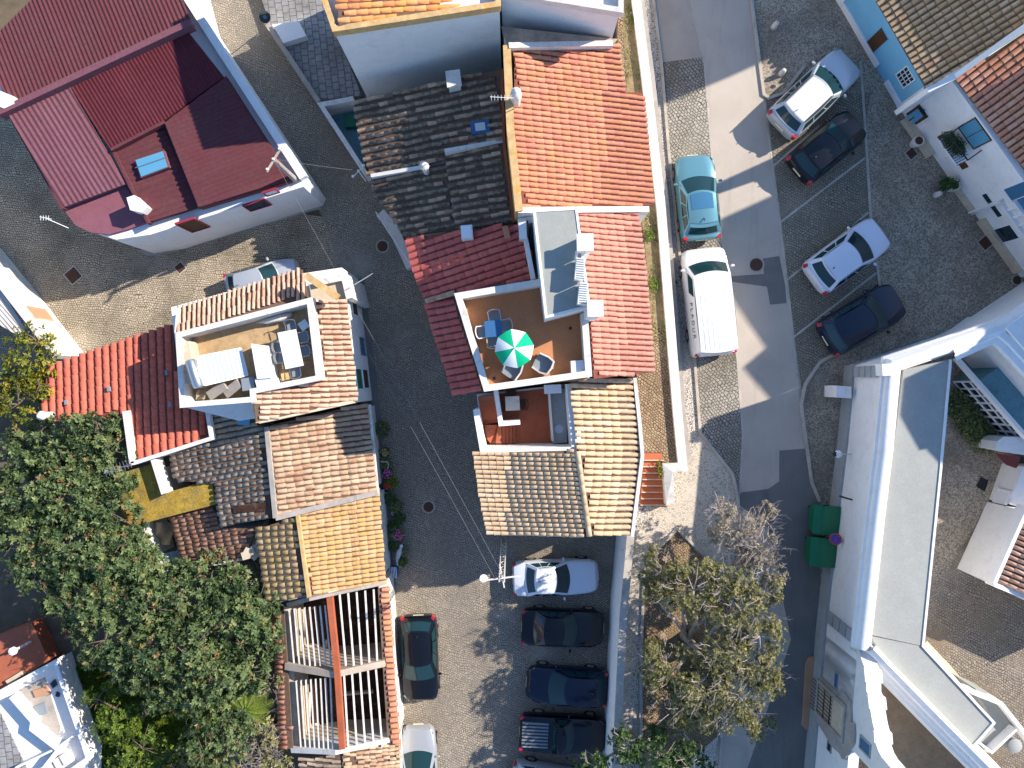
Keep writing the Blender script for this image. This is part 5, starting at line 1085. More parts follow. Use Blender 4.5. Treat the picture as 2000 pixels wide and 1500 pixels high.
car('light blue grey car half hidden under the salmon tile eave', 512, 548, 0, 15, 'paint_hoodblue', 3.7, 1.62, 1.45, 'hatch', zc=1.0)
def lettering(parent, txt, origin, xdir, ydir, size, mat, name='lettering', space=1.0):
    cu = bpy.data.curves.new('t', 'FONT'); cu.body = txt; cu.size = size; cu.extrude = .002; cu.align_x = 'CENTER'; cu.align_y = 'CENTER'; cu.space_character = space
    o = bpy.data.objects.new('t', cu); col.objects.link(o); dg = bpy.context.evaluated_depsgraph_get(); dg.update()
    me = bpy.data.meshes.new_from_object(o.evaluated_get(dg)); bpy.data.objects.remove(o)
    me.materials.clear(); me.materials.append(M[mat]); x = Vector(xdir).normalized(); y = Vector(ydir).normalized(); z = x.cross(y)
    b = bpy.data.objects.new(name, me); col.objects.link(b); b.parent = parent
    b.matrix_basis = Matrix(((x.x, y.x, z.x, origin[0]), (x.y, y.y, z.y, origin[1]), (x.z, y.z, z.z, origin[2]), (0, 0, 0, 1))); return b
b_ = Vector((0, .99-.795, 1.15-1.97+.11)); lettering(VAN, 'PLADUR', (-.85, 1.005, 1.47), (-1, 0, 0), (0, -.2, .8), .34, 'black_print', space=1.5)
m = MB(); m.tube([(.35, 1.0, 1.5), (.35, 1.03, 1.49)], .05, 10); m.build('emblem', 'black_print', VAN)
# ---------------------------------------------------------------- terrace furniture
TZ = 7.35
u_ = thing('parasol', 'open green and white striped parasol on the orange terrace', 'parasol', W(1007, 681, TZ))
ap = W(1004.5, 680, 9.25); ba = Vector((ap.x, ap.y, TZ))
m = MB(); m.tube([ba, ap+V(0, 0, .05)], .025, 8); m.build('pole', 'metal', u_)
m = MB(); m.lathe((ba.x, ba.y, TZ), [(.25, 0), (.25, .08), (.05, .12)], 12); m.build('base', 'plinth', u_)
R_ = .80
for k in range(8):
    a0 = math.radians(100+45*k); a1 = math.radians(145+45*k)
    def cv(a, r):
        sag = .34*r*r+.06*r; return ap+V(R_*r*math.cos(a), R_*r*math.sin(a), -sag)
    m = MB()
    def g(s, t, a0=a0, a1=a1):
        a = lerp(a0, a1, s); r = t*(1-.06*math.sin(math.pi*s)*t); return cv(a, r)
    m.grid(g, 4, 5); m.add([cv(lerp(a0, a1, i/4), 1-.06*math.sin(math.pi*i/4)) for i in range(5)]+[cv(lerp(a0, a1, i/4), 1-.06*math.sin(math.pi*i/4))+V(0, 0, -.1) for i in range(5)], [[i, i+1, i+6, i+5] for i in range(4)])
    m.build('panel', ('umbrella_green', 'umbrella_white')[k % 2], u_, smooth='a')
    m = MB(); m.tube([cv(a0, .05)+V(0, 0, -.02), cv(a0, 1)+V(0, 0, -.02)], .008, 4); m.build('rib', 'metal', u_)
tb = thing('table', 'square deep blue table on the orange terrace beside the parasol', 'table', W(963, 642, TZ)); c = W(963, 642, 8.08)
m = MB(); m.box((c.x, c.y), .34, .34, 8.05, 8.09, .08); m.build('tabletop', 'blue_plastic', tb)
for sx in (-1, 1):
    for sy in (-1, 1): m = MB(); m.box((c.x+sx*.28, c.y+sy*.28), .025, .025, TZ, 8.05, .08); m.build('leg', 'dark_paint', tb)
def chair(label, x, y, zf, rz, seatm, legm, group=None, name='chair', w=.22, back='arc'):
    t = thing(name, label, 'chair', (0, 0, 0), 0, group)
    m = MB(); m.box((0, 0), w, w, .42, .45); m.build('seat', seatm, t)
    m = MB(); m.tube([Vector((-w*.9+ (-.12)*math.cos(a), (w+.05)*math.sin(a), .78)) for a in [math.radians(q) for q in range(-90, 91, 22)]], .022, 6); m.build('backrest_frame', legm, t)
    m = MB(); m.grid(lambda a, b: Vector((-w-.02-.06*math.cos((a-.5)*3), (a-.5)*2*w, .46+.30*b)), 5, 2); m.build('backrest', seatm, t, smooth=True)
    for sx in (-1, 1):
        for sy in (-1, 1): m = MB(); m.box((sx*w*.9, sy*w*.9), .016, .016, 0, .42); m.build('leg', legm, t)
        m = MB(); m.beam((-w, sx*(w+.03), .64), (w*.8, sx*(w+.03), .62), .035, .025); m.build('armrest', legm, t)
    c = W(x, y, zf+.6); t.location = (c.x, c.y, zf); t.rotation_euler = (0, 0, math.radians(rz)); return t
chair('grey cafe chair behind the blue terrace table, upper side', 966, 620, TZ, -80, 'grey_plastic', 'metal')
chair('grey cafe chair left of the blue terrace table', 944, 648, TZ, 10, 'grey_plastic', 'white_paint')
chair('grey cafe chair between blue table and parasol', 986, 636, TZ, 190, 'grey_plastic', 'metal')
chair('grey cafe chair below the blue table, tucked by the parasol', 963, 666, TZ, 95, 'grey_plastic', 'cream')
def tub(label, x, y, zf, rz):
    t = thing('tub_chair', label, 'chair')
    m = MB(); ou = [(-.38, -.30), (-.42, .0), (-.38, .30), (-.1, .37), (.30, .33), (.33, 0), (.30, -.33), (-.1, -.37)]
    m.prism([(x_, y_, .40) for x_, y_ in ou][::-1], [(x_*.8, y_*.8, .1) for x_, y_ in ou][::-1]); m.build('seat', 'grey_plastic', t, smooth='a')
    m = MB(); ribbon(m, [(.30, .33), (-.1, .37), (-.38, .30), (-.43, 0), (-.38, -.30), (-.1, -.37), (.30, -.33)], .07, [.60, .64, .78, .8, .78, .64, .60], .1); m.build('shell', 'pot_white', t, smooth='a')
    for sx in (-1, 1):
        for sy in (-1, 1): m = MB(); m.tube([(sx*.2, sy*.2, .12), (sx*.28, sy*.26, 0)], .018, 5); m.build('leg', 'grey_wood', t)
    c = W(x, y, zf+.55); t.location = (c.x, c.y, zf); t.rotation_euler = (0, 0, math.radians(rz)); return t
tub('pale tub armchair half under the parasol', 1000, 723, TZ, 240); tub('pale tub armchair with dark seat right of the parasol', 1059, 710, TZ, 150)
for x, y in ((1114, 641), (965, 739)): o = MB(); c = W(x, y, TZ); o.lathe((c.x, c.y, TZ), [(.07, 0), (.07, .015), (.04, .02)], 10); o.build('floor_drain', 'dark_paint', HT)
tb = thing('table', 'small grey square table in the sunken terracotta patio', 'table', W(1001, 788, 3.3)); c = W(1001, 788, 4.05)
m = MB(); m.box((c.x, c.y), .33, .33, 4.0, 4.05, .05); m.build('tabletop', 'pot_white', tb); m = MB(); m.box((c.x, c.y), .05, .05, 3.3, 4.0); m.build('pedestal', 'dark_paint', tb)
chair('wooden chair at the upper side of the small grey patio table', 998, 770, 3.3, -90, 'brown_wood', 'brown_wood'); chair('wooden chair left of the small grey patio table', 986, 792, 3.3, 0, 'brown_wood', 'brown_wood'); chair('dark chair right of the small grey patio table', 1018, 790, 3.3, 180, 'brown_wood', 'dark_paint')
# left roof terrace
Z2 = 4.6
tb = thing('table', 'long white table on the ochre walled roof terrace', 'table', W(567, 681, Z2))
m = MB(); q = [W(x, y, 5.4) for x, y in pxl(542,650, 578,643, 593,714, 558,721)]; m.prism([(p.x, p.y, 5.42) for p in q][::-1], [(p.x, p.y, 5.37) for p in q][::-1]); m.build('tabletop', 'white_plastic', tb)
for p in inset(q, .15): m = MB(); m.box((p.x, p.y), .03, .03, Z2, 5.37); m.build('leg', 'white_plastic', tb)
for lb, x, y, r in (('round backed grey chair at the upper end of the long white table', 568, 638, -80), ('upper of two grey chairs right of the long white table', 591, 659, 190), ('lower of two grey chairs right of the long white table', 594, 686, 190), ('upper of two grey chairs left of the long white table', 546, 677, 10), ('lower of two grey chairs left of the long white table', 550, 698, 10), ('grey chair with silver back at the lower end of the long white table', 577, 726, 100)):
    chair(lb, x, y, Z2, r, 'grey_plastic', 'metal', w=.21)
t = thing('stool', 'small square white side table rotated like a diamond by the parapet', 'side table', W(593, 635, Z2)); m = MB(); c = W(593, 635, 5.1); m.box((c.x, c.y), .2, .2, 5.05, 5.1, .6); m.build('tabletop', 'white_plastic', t); m = MB(); m.box((c.x, c.y), .1, .1, Z2, 5.05, .6); m.build('base', 'white_plastic', t)
t = thing('solar_heater', 'silver solar water heater with tank and patterned panel on the roof terrace', 'solar water heater', W(430, 715, Z2))
q = [W(385, 697, 5.9), W(471, 680, 5.1), W(485, 733, 5.1), W(400, 753, 5.9)]
m = MB(); m.prism([p+V(0, 0, .06) for p in q][::-1], q[::-1]); pn = m.build('panel', 'solar', t)
m = MB()
for i in range(1, 10): m.beam(q[0].lerp(q[1], i/10)+V(0, 0, .066), q[3].lerp(q[2], i/10)+V(0, 0, .066), .012, .01)
for i in range(1, 7): m.beam(q[0].lerp(q[3], i/7)+V(0, 0, .066), q[1].lerp(q[2], i/7)+V(0, 0, .066), .012, .01)
m.build('grid', 'metal', pn)
m = MB()
for i in range(4): m.beam(q[i]+V(0, 0, .05), q[(i+1) % 4]+V(0, 0, .05), .05, .06)
m.build('panel_frame', 'white_paint', pn)
m = MB(); a, b = W(371, 703, 6.1), W(388, 757, 6.1); m.tube([a-(b-a)*.0, a+(b-a)*.06, a+(b-a)*.94, b], [.18, .24, .24, .18], 16); m.build('tank', 'metal', t, smooth='a')
for p in (q[0], q[3], a, b): m = MB(); m.beam((p.x, p.y, Z2), (p.x, p.y, p.z), .04, .04); m.build('strut', 'metal', t)
t = thing('cabinet', 'tall white cupboard with chalky top between heater and long table', 'cupboard', W(515, 715, Z2)); m = MB(); q = [W(x, y, 5.7) for x, y in pxl(490,671, 520,675, 531,738, 502,740)]; m.prism([(p.x, p.y, 5.7) for p in q][::-1], [(p.x, p.y, Z2) for p in q][::-1]); m.build('body', 'white_plastic', t); m = MB(); q = [W(x, y, 5.6) for x, y in pxl(497,740, 535,738, 541,757, 505,768)]; m.prism([(p.x, p.y, 5.6) for p in q][::-1], [(p.x, p.y, Z2) for p in q][::-1]); m.build('low_part', 'white_wall', t)
t = thing('folded_parasol', 'closed grey white parasol lying along the terrace parapet', 'parasol', W(535, 627, Z2)); m = MB(); m.tube([W(506, 630, 4.8), W(520, 628, 4.85), W(550, 620, 4.9), W(566, 614, 4.85), W(570, 612, 4.8)], [.03, .12, .17, .12, .03], 8); m.build('canopy', 'pot_white', t, smooth='a'); m = MB(); m.tube([W(500, 631, 4.75), W(506, 630, 4.8)], .02, 6); m.build('pole', 'metal', t)
for lb, x0, y0, x1, y1 in (('left of two grey folded sunloungers by the heater', 408, 774, 440, 752), ('right of two grey folded sunloungers by the heater', 440, 770, 468, 748)):
    t = thing('sunlounger', lb, 'sunlounger', W(x0, y0, Z2)); a, b = W(x0, y0, 5.1), W(x1, y1, 5.3); m = MB(); m.beam(a, b, .42, .12); m.build('bed', 'stone', t); m = MB(); m.beam(a+V(0, 0, -.15), b+V(0, 0, -.15), .05, .1); m.beam(a+V(0, 0, -.4), a+V(0,0,-.1), .05, .05); m.build('frame', 'metal', t)
t = thing('cloth_cover', 'crumpled yellowish cloth beside the folded sunloungers', 'cloth', W(392, 772, Z2)); m = MB(); m.grid(lambda a, b: W(383+20*a, 762+18*b, 4.9+.2*math.sin(a*6+b*4)), 6, 6); m.build('sheet', 'tan_cloth', t, smooth=True)
t = thing('storage_box', 'grey box at the inner terrace corner by the cupboard', 'box', W(484, 750, Z2)); m = MB(); c = W(484, 750, 5.4); m.box((c.x, c.y), .26, .26, Z2, 5.35, .15); m.box((c.x, c.y), .28, .28, 5.35, 5.4, .15); m.build('body', 'grey_plastic', t)
t = thing('stool', 'orange wooden stool legs standing by the lower end of the terrace table', 'stool', W(557, 738, Z2)); m = MB(); c = W(557, 735, 5.0); m.box((c.x, c.y), .17, .17, 4.98, 5.02, .2); m.build('seat', 'ochre_lichen', t)
for k in range(4): m = MB(); a = .8+k*math.pi/2; m.beam((c.x+.14*math.cos(a), c.y+.14*math.sin(a), 4.98), (c.x+.2*math.cos(a), c.y+.2*math.sin(a), Z2), .03, .03); m.build('leg', 'ochre_lichen', t)
# ---------------------------------------------------------------- street furniture
for i, (x, y, lb) in enumerate(((1615, 1016, 'upper of two dark green wheeled waste containers by the church wall'), (1609, 1079, 'lower of two dark green wheeled waste containers, broken lid handle'))):
    t = thing('waste_container', lb, 'waste container', W(x, y, U), 0, 'green waste containers'); c = W(x, y, U+1.1); a = -.08
    m = MB(); m.box((c.x, c.y), .50, .58, U+.15, U+1.0, a, 1.15, 1.1); m.build('body', 'green_plastic', t)
    m = MB()
    def lid(s, r, c=c, a=a):
        x_ = (s-.5)*1.28; y_ = (r-.5)*1.36; z = U+1.02+.22*math.cos((s-.5)*2.2)-.05*abs(r-.5); return Vector((c.x+x_*math.cos(a)-y_*math.sin(a), c.y+x_*math.sin(a)+y_*math.cos(a), z))
    m.grid(lid, 10, 6); m.build('lid', 'green_plastic', t, smooth='a')
    m = MB(); m.beam(lid(.30, .0)+V(0, 0, .02), lid(.30, 1)+V(0, 0, .02), .04, .03); m.build('lid_rib', 'green_plastic', t)
    for sx in (-.4, .4):
        for sy in (-.5, .5): m = MB(); m.tube([(c.x+sx, c.y+sy-.03, U+.1), (c.x+sx, c.y+sy+.03, U+.1)], .1, 10); m.build('wheel', 'rubber', t)
    for sy in (-.66, .66): m = MB(); m.box((c.x+.05, c.y+sy), .12, .03, U+.85, U+.95, a); m.build('lifting_bar', 'dark_paint', t)
A, B = W(1654, 714, U), W(1598, 1230, U)
t = thing('road_sign', 'round red and blue no parking sign on the church wall beside the green containers', 'sign', W(1640, 1053, U+2)); p = rayface(1647, 1053, A, B)
pc = p+V(-.35, 0, .0)
m = MB(); m.beam(p, pc, .04, .04); m.build('bracket', 'metal', t)
n_ = Vector((-.3, -.1, .55)).normalized(); zq = n_.to_track_quat('Z', 'Y').to_matrix()
def disc(par, nm, r, d, mat, seg=24):
    m = MB(); vs = [pc+zq @ Vector((r*math.cos(2*math.pi*k/seg), r*math.sin(2*math.pi*k/seg)*1.0, d)) for k in range(seg)]; vb = [pc+zq @ Vector((r*math.cos(2*math.pi*k/seg), r*math.sin(2*math.pi*k/seg), d-.015)) for k in range(seg)]; m.prism(vs, vb); return m.build(nm, mat, par)
disc(t, 'red_rim', .28, .0, 'lamp_red'); disc(t, 'blue_disc', .21, .012, 'sign_blue')
m = MB(); m.beam(pc+zq @ Vector((-.15, .15, .018)), pc+zq @ Vector((.15, -.15, .018)), .05, .012); m.build('red_bar', 'lamp_red', t)
for nm, lb, x, y in (('wall_lamp', 'white and black wall lantern on the church wall above the containers', 1657, 887), ):
    t = thing(nm, lb, 'lamp', W(x, y, U+2.5)); p = rayface(x+6, y, A, B); m = MB(); m.beam(p, p+V(-.7, 0, .1), .05, .05); m.build('bracket', 'metal', t); m = MB(); c = p+V(-.6, 0, -.1); m.lathe((c.x, c.y, c.z-.2), [(.08, 0), (.16, .15), (.18, .3), (.05, .42)], 10); m.build('lantern', 'white_plastic', t, smooth='a'); m = MB(); m.lathe((c.x-.12, c.y, c.z-.1), [(.06, 0), (.12, .1), (.1, .25)], 10); m.build('shade', 'dark_paint', t)
t = thing('wall_bracket', 'dark iron bracket on the church wall above the upper green container', 'bracket', W(1655, 972, U+3)); p = rayface(1664, 976, A, B); m = MB(); m.tube([p, p+V(-.35, .1, .12), p+V(-.6, .18, .06)], .04, 6); m.build('arm', 'dark_paint', t)
t = thing('meter_box', 'white utility box projecting at the north end of the church wall', 'utility box', W(1645, 765, U)); blkz(t, 'box', pxl(1633,753, 1663,755, 1663,778, 1633,776), U+1.4, 'white_wall')
blkz(t, 'door', pxl(1634,756, 1650,757, 1650,773, 1634,773), U+1.42, 'white_paint', U+1.38)
for x, y, lb in ((1791, 277, 'upper of two white round planters against the white house'), (1861, 364, 'lower of two white round planters, with a green shrub')):
    t = thing('planter', lb, 'planter', W(x, y, U), 0, 'round planters by the white house'); c = W(x, y, U+.4); m = MB(); m.lathe((c.x, c.y, U), [(.17, 0), (.24, .3), (.26, .6), (.24, .63), (.18, .6)], 16); m.build('pot', 'pot_white', t, smooth='a'); m = MB(); m.lathe((c.x, c.y, U+.55), [(.19, 0), (.19, .06)], 12); m.build('soil', 'brown_wood', t)
for x, y, lb in ((1833, 379, 'white rounded bollard by the lower planter'), (1515, 48, 'short pale stone bollard on the top plaza, upper one'), (1529, 140, 'short pale stone bollard on the top plaza near the silver estate')):
    t = thing('bollard', lb, 'bollard', W(x, y, U)); c = W(x, y, U+.3); m = MB(); m.lathe((c.x, c.y, U), [(.12, 0), (.14, .1), (.12, .45), (.06, .55)], 12); m.build('post', 'pot_white', t, smooth='a'); m = MB(); m.lathe((c.x, c.y, U), [(.17, 0), (.17, .05)], 12); m.build('foot', 'stone', t)
for x, y, r, z, lb, sq in ((1477, 517, .30, U, 'round rusty manhole cover in the road by the dark asphalt patch', 0), (1318, 551, .1, U, 'tiny black drain in the sidewalk beside the van', 1), (837, 990, .25, 0, 'round grey manhole cover in the lane beside the flower pots', 0), (747, 481, .26, 0, 'round dark manhole cover in the lane by the ramp wall', 0), (143, 538, .30, 0, 'square rusty drain cover, larger, left in the cobbled yard', 1), (352, 523, .2, 0, 'square rusty drain cover, smaller, right in the cobbled yard', 1), (1276, 172, .18, U, 'round dark cover in the sidewalk by the garden wall', 0), (1986, 547, .2, U, 'round dark cover at the corner of the shaded plaza', 0), (1780, 300, .2, U, 'square dark cover in front of the upper planter', 1), (1925, 474, .25, U, 'square black cover by the white house corner', 1)):
    c = W(x, y, z); m = MB()
    if sq: m.box((c.x, c.y), r, r, z+.004, z+.035, .7)
    else: m.lathe((c.x, c.y, z+.004), [(r, 0), (r, .028)], 20)
    t = thing('manhole_cover', lb, 'manhole cover', c); m.build('lid', 'ground_metal', t)
    m = MB(); k = r*1.22
    if sq: ribbon(m, [(c.x+k*1.35*math.cos(.7+math.pi/4+i*math.pi/2), c.y+k*1.35*math.sin(.7+math.pi/4+i*math.pi/2)) for i in range(4)], .05, z+.022, z+.003, True)
    else: ribbon(m, [(c.x+k*math.cos(i*math.pi/10), c.y+k*math.sin(i*math.pi/10)) for i in range(20)], .05, z+.022, z+.003, True)
    m.build('frame', 'kerb', t)
t = thing('sign_post', 'round dark traffic sign seen from above on leaning post by the shaded patio', 'sign', W(530, 50)); c = W(517, 33, 2.4); m = MB(); m.tube([W(528, 48, 0), c], .03, 6); m.build('post', 'metal', t); pc = c; zq = Vector((.4, -.3, .6)).normalized().to_track_quat('Z', 'Y').to_matrix(); disc(t, 'disc', .28, .02, 'dark_paint'); disc(t, 'rim_mark', .09, .035, 'blue_glass', 12)
# utility poles
t = thing('utility_pole', 'tall concrete utility pole with crossarm at the corner of the maroon building', 'utility pole', W(618, 390)); top = W(536, 330, 7.4); top = Vector((W(618, 390, 0).x, W(618, 390, 0).y, 7.4))
m = MB(); m.tube([W(618, 390, 0), top], [.16, .10], 8); m.build('pole', 'stone', t)
m = MB(); d_ = Vector((.5, .85, 0)).normalized(); m.beam(top-d_*.6, top+d_*.6, .07, .09); m.build('crossarm', 'grey_wood', t)
for k in (-.5, 0, .5): c = top+d_*k; m = MB(); m.lathe((c.x, c.y, 7.42), [(.04, 0), (.06, .08), (.04, .16)], 8); m.build('insulator', 'white_plastic', t)
t = thing('lattice_pole', 'steel lattice pole with antenna arms beside the silver white saloon', 'utility pole', W(985, 1052)); 
b0 = W(984, 1056, 0); m = MB(); hh = 9.0
hh = 8.2
for sx in (-1, 1):
    for sy in (-1, 1): m.beam((b0.x+sx*.13, b0.y+sy*.13, 0), (b0.x+sx*.09, b0.y+sy*.09, hh), .04, .04)
for i in range(16):
    z0, z1 = i*hh/16, (i+1)*hh/16; s = 1 if i % 2 else -1
    m.beam((b0.x-s*.12, b0.y-.12, z0), (b0.x+s*.12, b0.y-.12, z1), .025, .025); m.beam((b0.x-.12, b0.y+s*.12, z0), (b0.x-.12, b0.y-s*.12, z1), .025, .025); m.beam((b0.x+.12, b0.y+s*.12, z0), (b0.x+.12, b0.y-s*.12, z1), .025, .025)
m.build('lattice', 'pot_white', t)
tp = Vector((b0.x, b0.y, hh)); m = MB(); m.beam(tp+V(-.8, -.1, -.2), tp+V(.8, .1, -.2), .06, .06); m.beam(tp+V(-.1, .5, -.6), tp+V(.1, -.5, -.6), .05, .05); m.build('crossarm', 'pot_white', t)
m = MB(); c = tp+V(-.75, 0, -.3); m.lathe((c.x, c.y, c.z), [(.05, 0), (.16, .1), (.17, .14)], 10); m.build('lamp_head', 'white_plastic', t)
t = thing('bracket_cluster', 'white insulator bracket on the lane wall end near the black roofs', 'wire bracket', W(700, 345)); m = MB(); a = W(706, 342, 3.2)
m.tube([(a.x, a.y, 2.0), (a.x, a.y, 4.0)], .03, 6); m.beam((a.x-.3, a.y-.3, 3.9), (a.x+.3, a.y+.3, 3.9), .03, .03); m.build('arm', 'white_paint', t); m = MB()
for k in (-1, 0, 1): m.lathe((a.x+k*.25, a.y+k*.25, 3.92), [(.05, 0), (.07, .06), (.04, .14)], 8)
m.build('insulators', 'white_plastic', t)
def wire(lb, a, b, sag=.25, r=.008, mat='wire'):
    m = MB(); m.tube([a.lerp(b, i/12)+V(0, 0, -4*sag*(i/12)*(1-i/12)) for i in range(13)], r, 4, False); o = m.build('wire', mat); tag(o, lb, 'wire'); return o
a0 = top+V(0, 0, .1)
wire('pale wire from the tall concrete pole across the lane to the wall bracket', a0, Vector((a.x, a.y, 4.0)), .1)
wire('wire from the tall concrete pole to the white terrace house corner', a0, W(662, 541, 4.9), .15)
wire('pair of overhead wires, left strand, running down the lane to the lattice pole', W(720, 690, 5.0), tp+V(-.3, 0, -.2), .3, .008)
wire('pair of overhead wires, right strand, running down the lane to the lattice pole', W(700, 610, 4.9), tp+V(.1, 0, -.2), .25, .008)
wire('short wire stub reaching from the house corner over the lane', W(692, 556, 4.9), W(728, 534, 5.2), .02, .02, 'pot_white')
wire('wire crossing the speckled pavement above the retaining wall', W(1213, 1076, 4.0), W(1285, 1040, 5.0), .05)
# antennas
t = thing('antenna', 'white television antenna at the left verge of the big red roof', 'antenna', W(1003, 205, 8)); m = MB(); b = W(1004, 215, 8.2); e = Vector((b.x, b.y, 9.6)); m.tube([b, e], .02, 5); m.build('mast', 'metal', t)
m = MB(); m.beam(e, e+V(-.95, .05, 0), .018, .018)
for k in range(7): m.beam(e+V(-.12-.13*k, -.09, 0), e+V(-.12-.13*k, .12, 0), .012, .012)
m.build('elements', 'white_paint', t)
t = thing('antenna', 'grey comb shaped television antenna over the yellow lichened shed', 'antenna', W(245, 915, 3.4)); b = W(262, 908, 4.2); e = Vector((b.x, b.y, 5.2)); m = MB(); m.tube([b, e], .02, 5); m.build('mast', 'metal', t); m = MB(); m.beam(e+V(.3, .15, 0), e+V(-.9, -.3, 0), .025, .025)
for k in range(9): c = e+V(.3-.14*k, .15-.052*k, 0); m.beam(c+V(-.08, .22, 0), c+V(.06, -.18, 0), .015, .015)
m.build('elements', 'metal', t)
t = thing('antenna', 'white antenna on the cobbled yard side of the rounded corner terrace', 'antenna', W(100, 428)); b = W(135, 446, 3.8); e = b+V(-.6, .3, .9); m = MB(); m.tube([b, e], .016, 6); m.build('mast', 'white_paint', t); m = MB(); m.beam(e+V(-.25, .05, 0), e+V(.3, -.05, 0), .025, .025)
for k in range(4): m.beam(e+V(-.2+.12*k, .11, 0), e+V(-.2+.12*k, -.11, 0), .015, .015)
m.build('elements', 'white_paint', t)
# flower pots along the lane
kinds = [('leaf_green', 0), ('leaf_bright', 0), ('leaf_dark', 0)]
def leaves(mb, c, R, n, size, up=.6, flat_=.5, tr=(0, 1)):
    for _ in range(n):
        a = rnd.random()*6.283; ph = math.acos(rnd.random()); d = Vector((math.sin(ph)*math.cos(a), math.sin(ph)*math.sin(a), math.cos(ph)*up)); p = c+d*R*rnd.uniform(.4, 1)
        s = size*rnd.uniform(.6, 1.3); t1 = Vector((rnd.gauss(0, 1), rnd.gauss(0, 1), rnd.gauss(0, .4))).normalized(); t2 = t1.cross(Vector((rnd.gauss(0, .4), rnd.gauss(0, .4), 1))).normalized()
        mb.ti = rnd.uniform(*tr); mb.add([p-t1*s, p+t2*s*.4, p+t1*s, p-t2*s*.4], [[0, 1, 2, 3]])
spots = [(745, 838, .45, 'leaf_dark', None, 'dark shrub hiding the corner below the white house'), (752, 884, .26, 'leaf_green', 'ochre_lichen', 'potted plant with orange yellow flowers, first of the row'), (752, 905, .35, 'leaf_dark', None, 'dark potted bush inside a white hoop'), (757, 925, .3, 'leaf_green', 'pink_petal', 'potted plant with a few pink flowers under the hoop'),
 (765, 942, .36, 'leaf_bright', None, 'pale yellow green potted plant by the red bucket'), (757, 949, .2, 'leaf_green', 'red_petal', 'small potted plant with red flowers'), (762, 975, .35, 'leaf_green', None, 'green potted plant beside the grey bucket'), (775, 990, .38, 'leaf_dark', None, 'dark spreading potted plant right of the white ring'), (780, 1012, .36, 'leaf_green', None, 'green potted plant halfway down the row'),
 (768, 1030, .3, 'leaf_green', None, 'potted plant beside the pink watering can'), (777, 1045, .33, 'leaf_dark', 'pink_petal', 'potted plant with purple pink flower'), (756, 1048, .22, 'leaf_bright', None, 'small bright green potted plant against the wall'), (768, 1068, .3, 'leaf_green', None, 'potted plant above the white cat shaped ornament'), (787, 1075, .28, 'leaf_dark', None, 'dark potted plant outermost on the lane'), (786, 1098, .25, 'leaf_green', None, 'last small potted plant of the row'), (362, 460, .25, 'leaf_bright', None, 'potted plant beside the pink door mat of the maroon building')]
for x, y, R, mt, fl, lb in spots:
    zg = 0 if x != 1 else 0; c = W(x, y, .5); t = thing('potted_plant', lb, 'potted plant', (c.x, c.y, 0), 0, 'plants along the lane wall' if x > 700 else None)
    m = MB(); m.lathe((c.x, c.y, 0), [(.12, 0), (.17, .28), (.15, .3)], 10); m.build('pot', rnd.choice(('pot_white', 'brick_red', 'brick_red', 'pot_white')), t)
    m = MB(); leaves(m, c+V(0, 0, -.1), R*1.08, int(420*R/.3), .06); m.build('foliage', mt, t)
    if fl: m = MB(); leaves(m, c+V(0, 0, .05), R*.95, 60, .05); m.build('flowers', fl, t)
for nm, lb, x, y, mt, r, hh_, cat in (('bucket', 'red bucket on the wall ledge among the flower pots', 741, 940, 'red_petal', .13, .25, 'bucket'), ('bucket', 'grey black bucket among the flower pots', 750, 962, 'dark_paint', .2, .3, 'bucket'), ('bucket', 'dark red bucket under the grey one', 742, 972, 'lamp_red', .14, .22, 'bucket'), ('bucket', 'blue crate like bucket at the top of the pot row', 738, 884, 'blue_plastic', .15, .25, 'bucket'), ('bucket', 'bright blue bucket below the blue crate', 736, 899, 'sky_glass', .14, .25, 'bucket'), ('bowl', 'white oval bowl among the plants', 768, 1004, 'white_plastic', .14, .08, 'bowl'), ('watering_can', 'pink purple watering can in the plant row', 769, 1047, 'pink_petal', .13, .25, 'watering can')):
    c = W(x, y, .5); t = thing(nm, lb, cat, (c.x, c.y, 0)); m = MB(); m.lathe((c.x, c.y, .2 if r < .19 else .1), [(r*.75, 0), (r, hh_), (r*.85, hh_), (r*.65, .04)], 12); m.build('body', mt, t, smooth='a'); m = MB(); m.tube([(c.x+r*math.cos(a), c.y, .2+hh_+r*.8*math.sin(a)) for a in [k*math.pi/6 for k in range(7)]], .012, 5); m.build('handle', 'metal', t)
t = thing('hoop', 'white wire plant hoop standing in the pot row', 'plant support', W(750, 910)); m = MB(); m.tube([W(742, 902, .6), W(744, 902, .9), W(757, 902, .9), W(759, 908, .9), W(757, 916, .6)], .015, 6); m.build('rod', 'white_paint', t); m = MB(); m.tube([W(742, 902, .6)-V(0, 0, .55), W(742, 902, .6)], .015, 6); m.build('stake', 'white_paint', t)
t = thing('garden_ornament', 'pale blue white elongated garden ornament near the end of the pot row', 'ornament', W(777, 1080)); m = MB(); m.tube([W(784, 1068, .5), W(780, 1078, .45), W(776, 1092, .4), W(777, 1104, .4)], [.06, .16, .1, .05], 8); m.build('body', 'corr_blue', t, smooth='a'); m = MB(); m.lathe(tuple(W(784, 1066, .45)), [(.05, 0), (.09, .06), (.04, .12)], 8); m.build('head', 'white_plastic', t)
t = thing('crate', 'blue and white striped crate at the bottom end of the pot row', 'crate', W(768, 1118)); c = W(768, 1118, .3); m = MB(); m.box((c.x, c.y), .2, .28, 0, .3, .1); m.build('body', 'blue_plastic', t)
for k in range(5): m = MB(); m.box((c.x-.16+k*.08, c.y), .015, .28, .3, .32, .1); m.build('slat', 'white_plastic', t)
t = thing('door_mat', 'bright pink mat at the maroon framed door', 'mat', W(398, 459)); m = MB(); q = [W(x, y, .06) for x, y in pxl(386,456, 403,449, 405,462, 388,469)]; m.prism(q[::-1], [p-V(0, 0, .05) for p in q][::-1]); m.build('mat', 'pink_cloth', t)
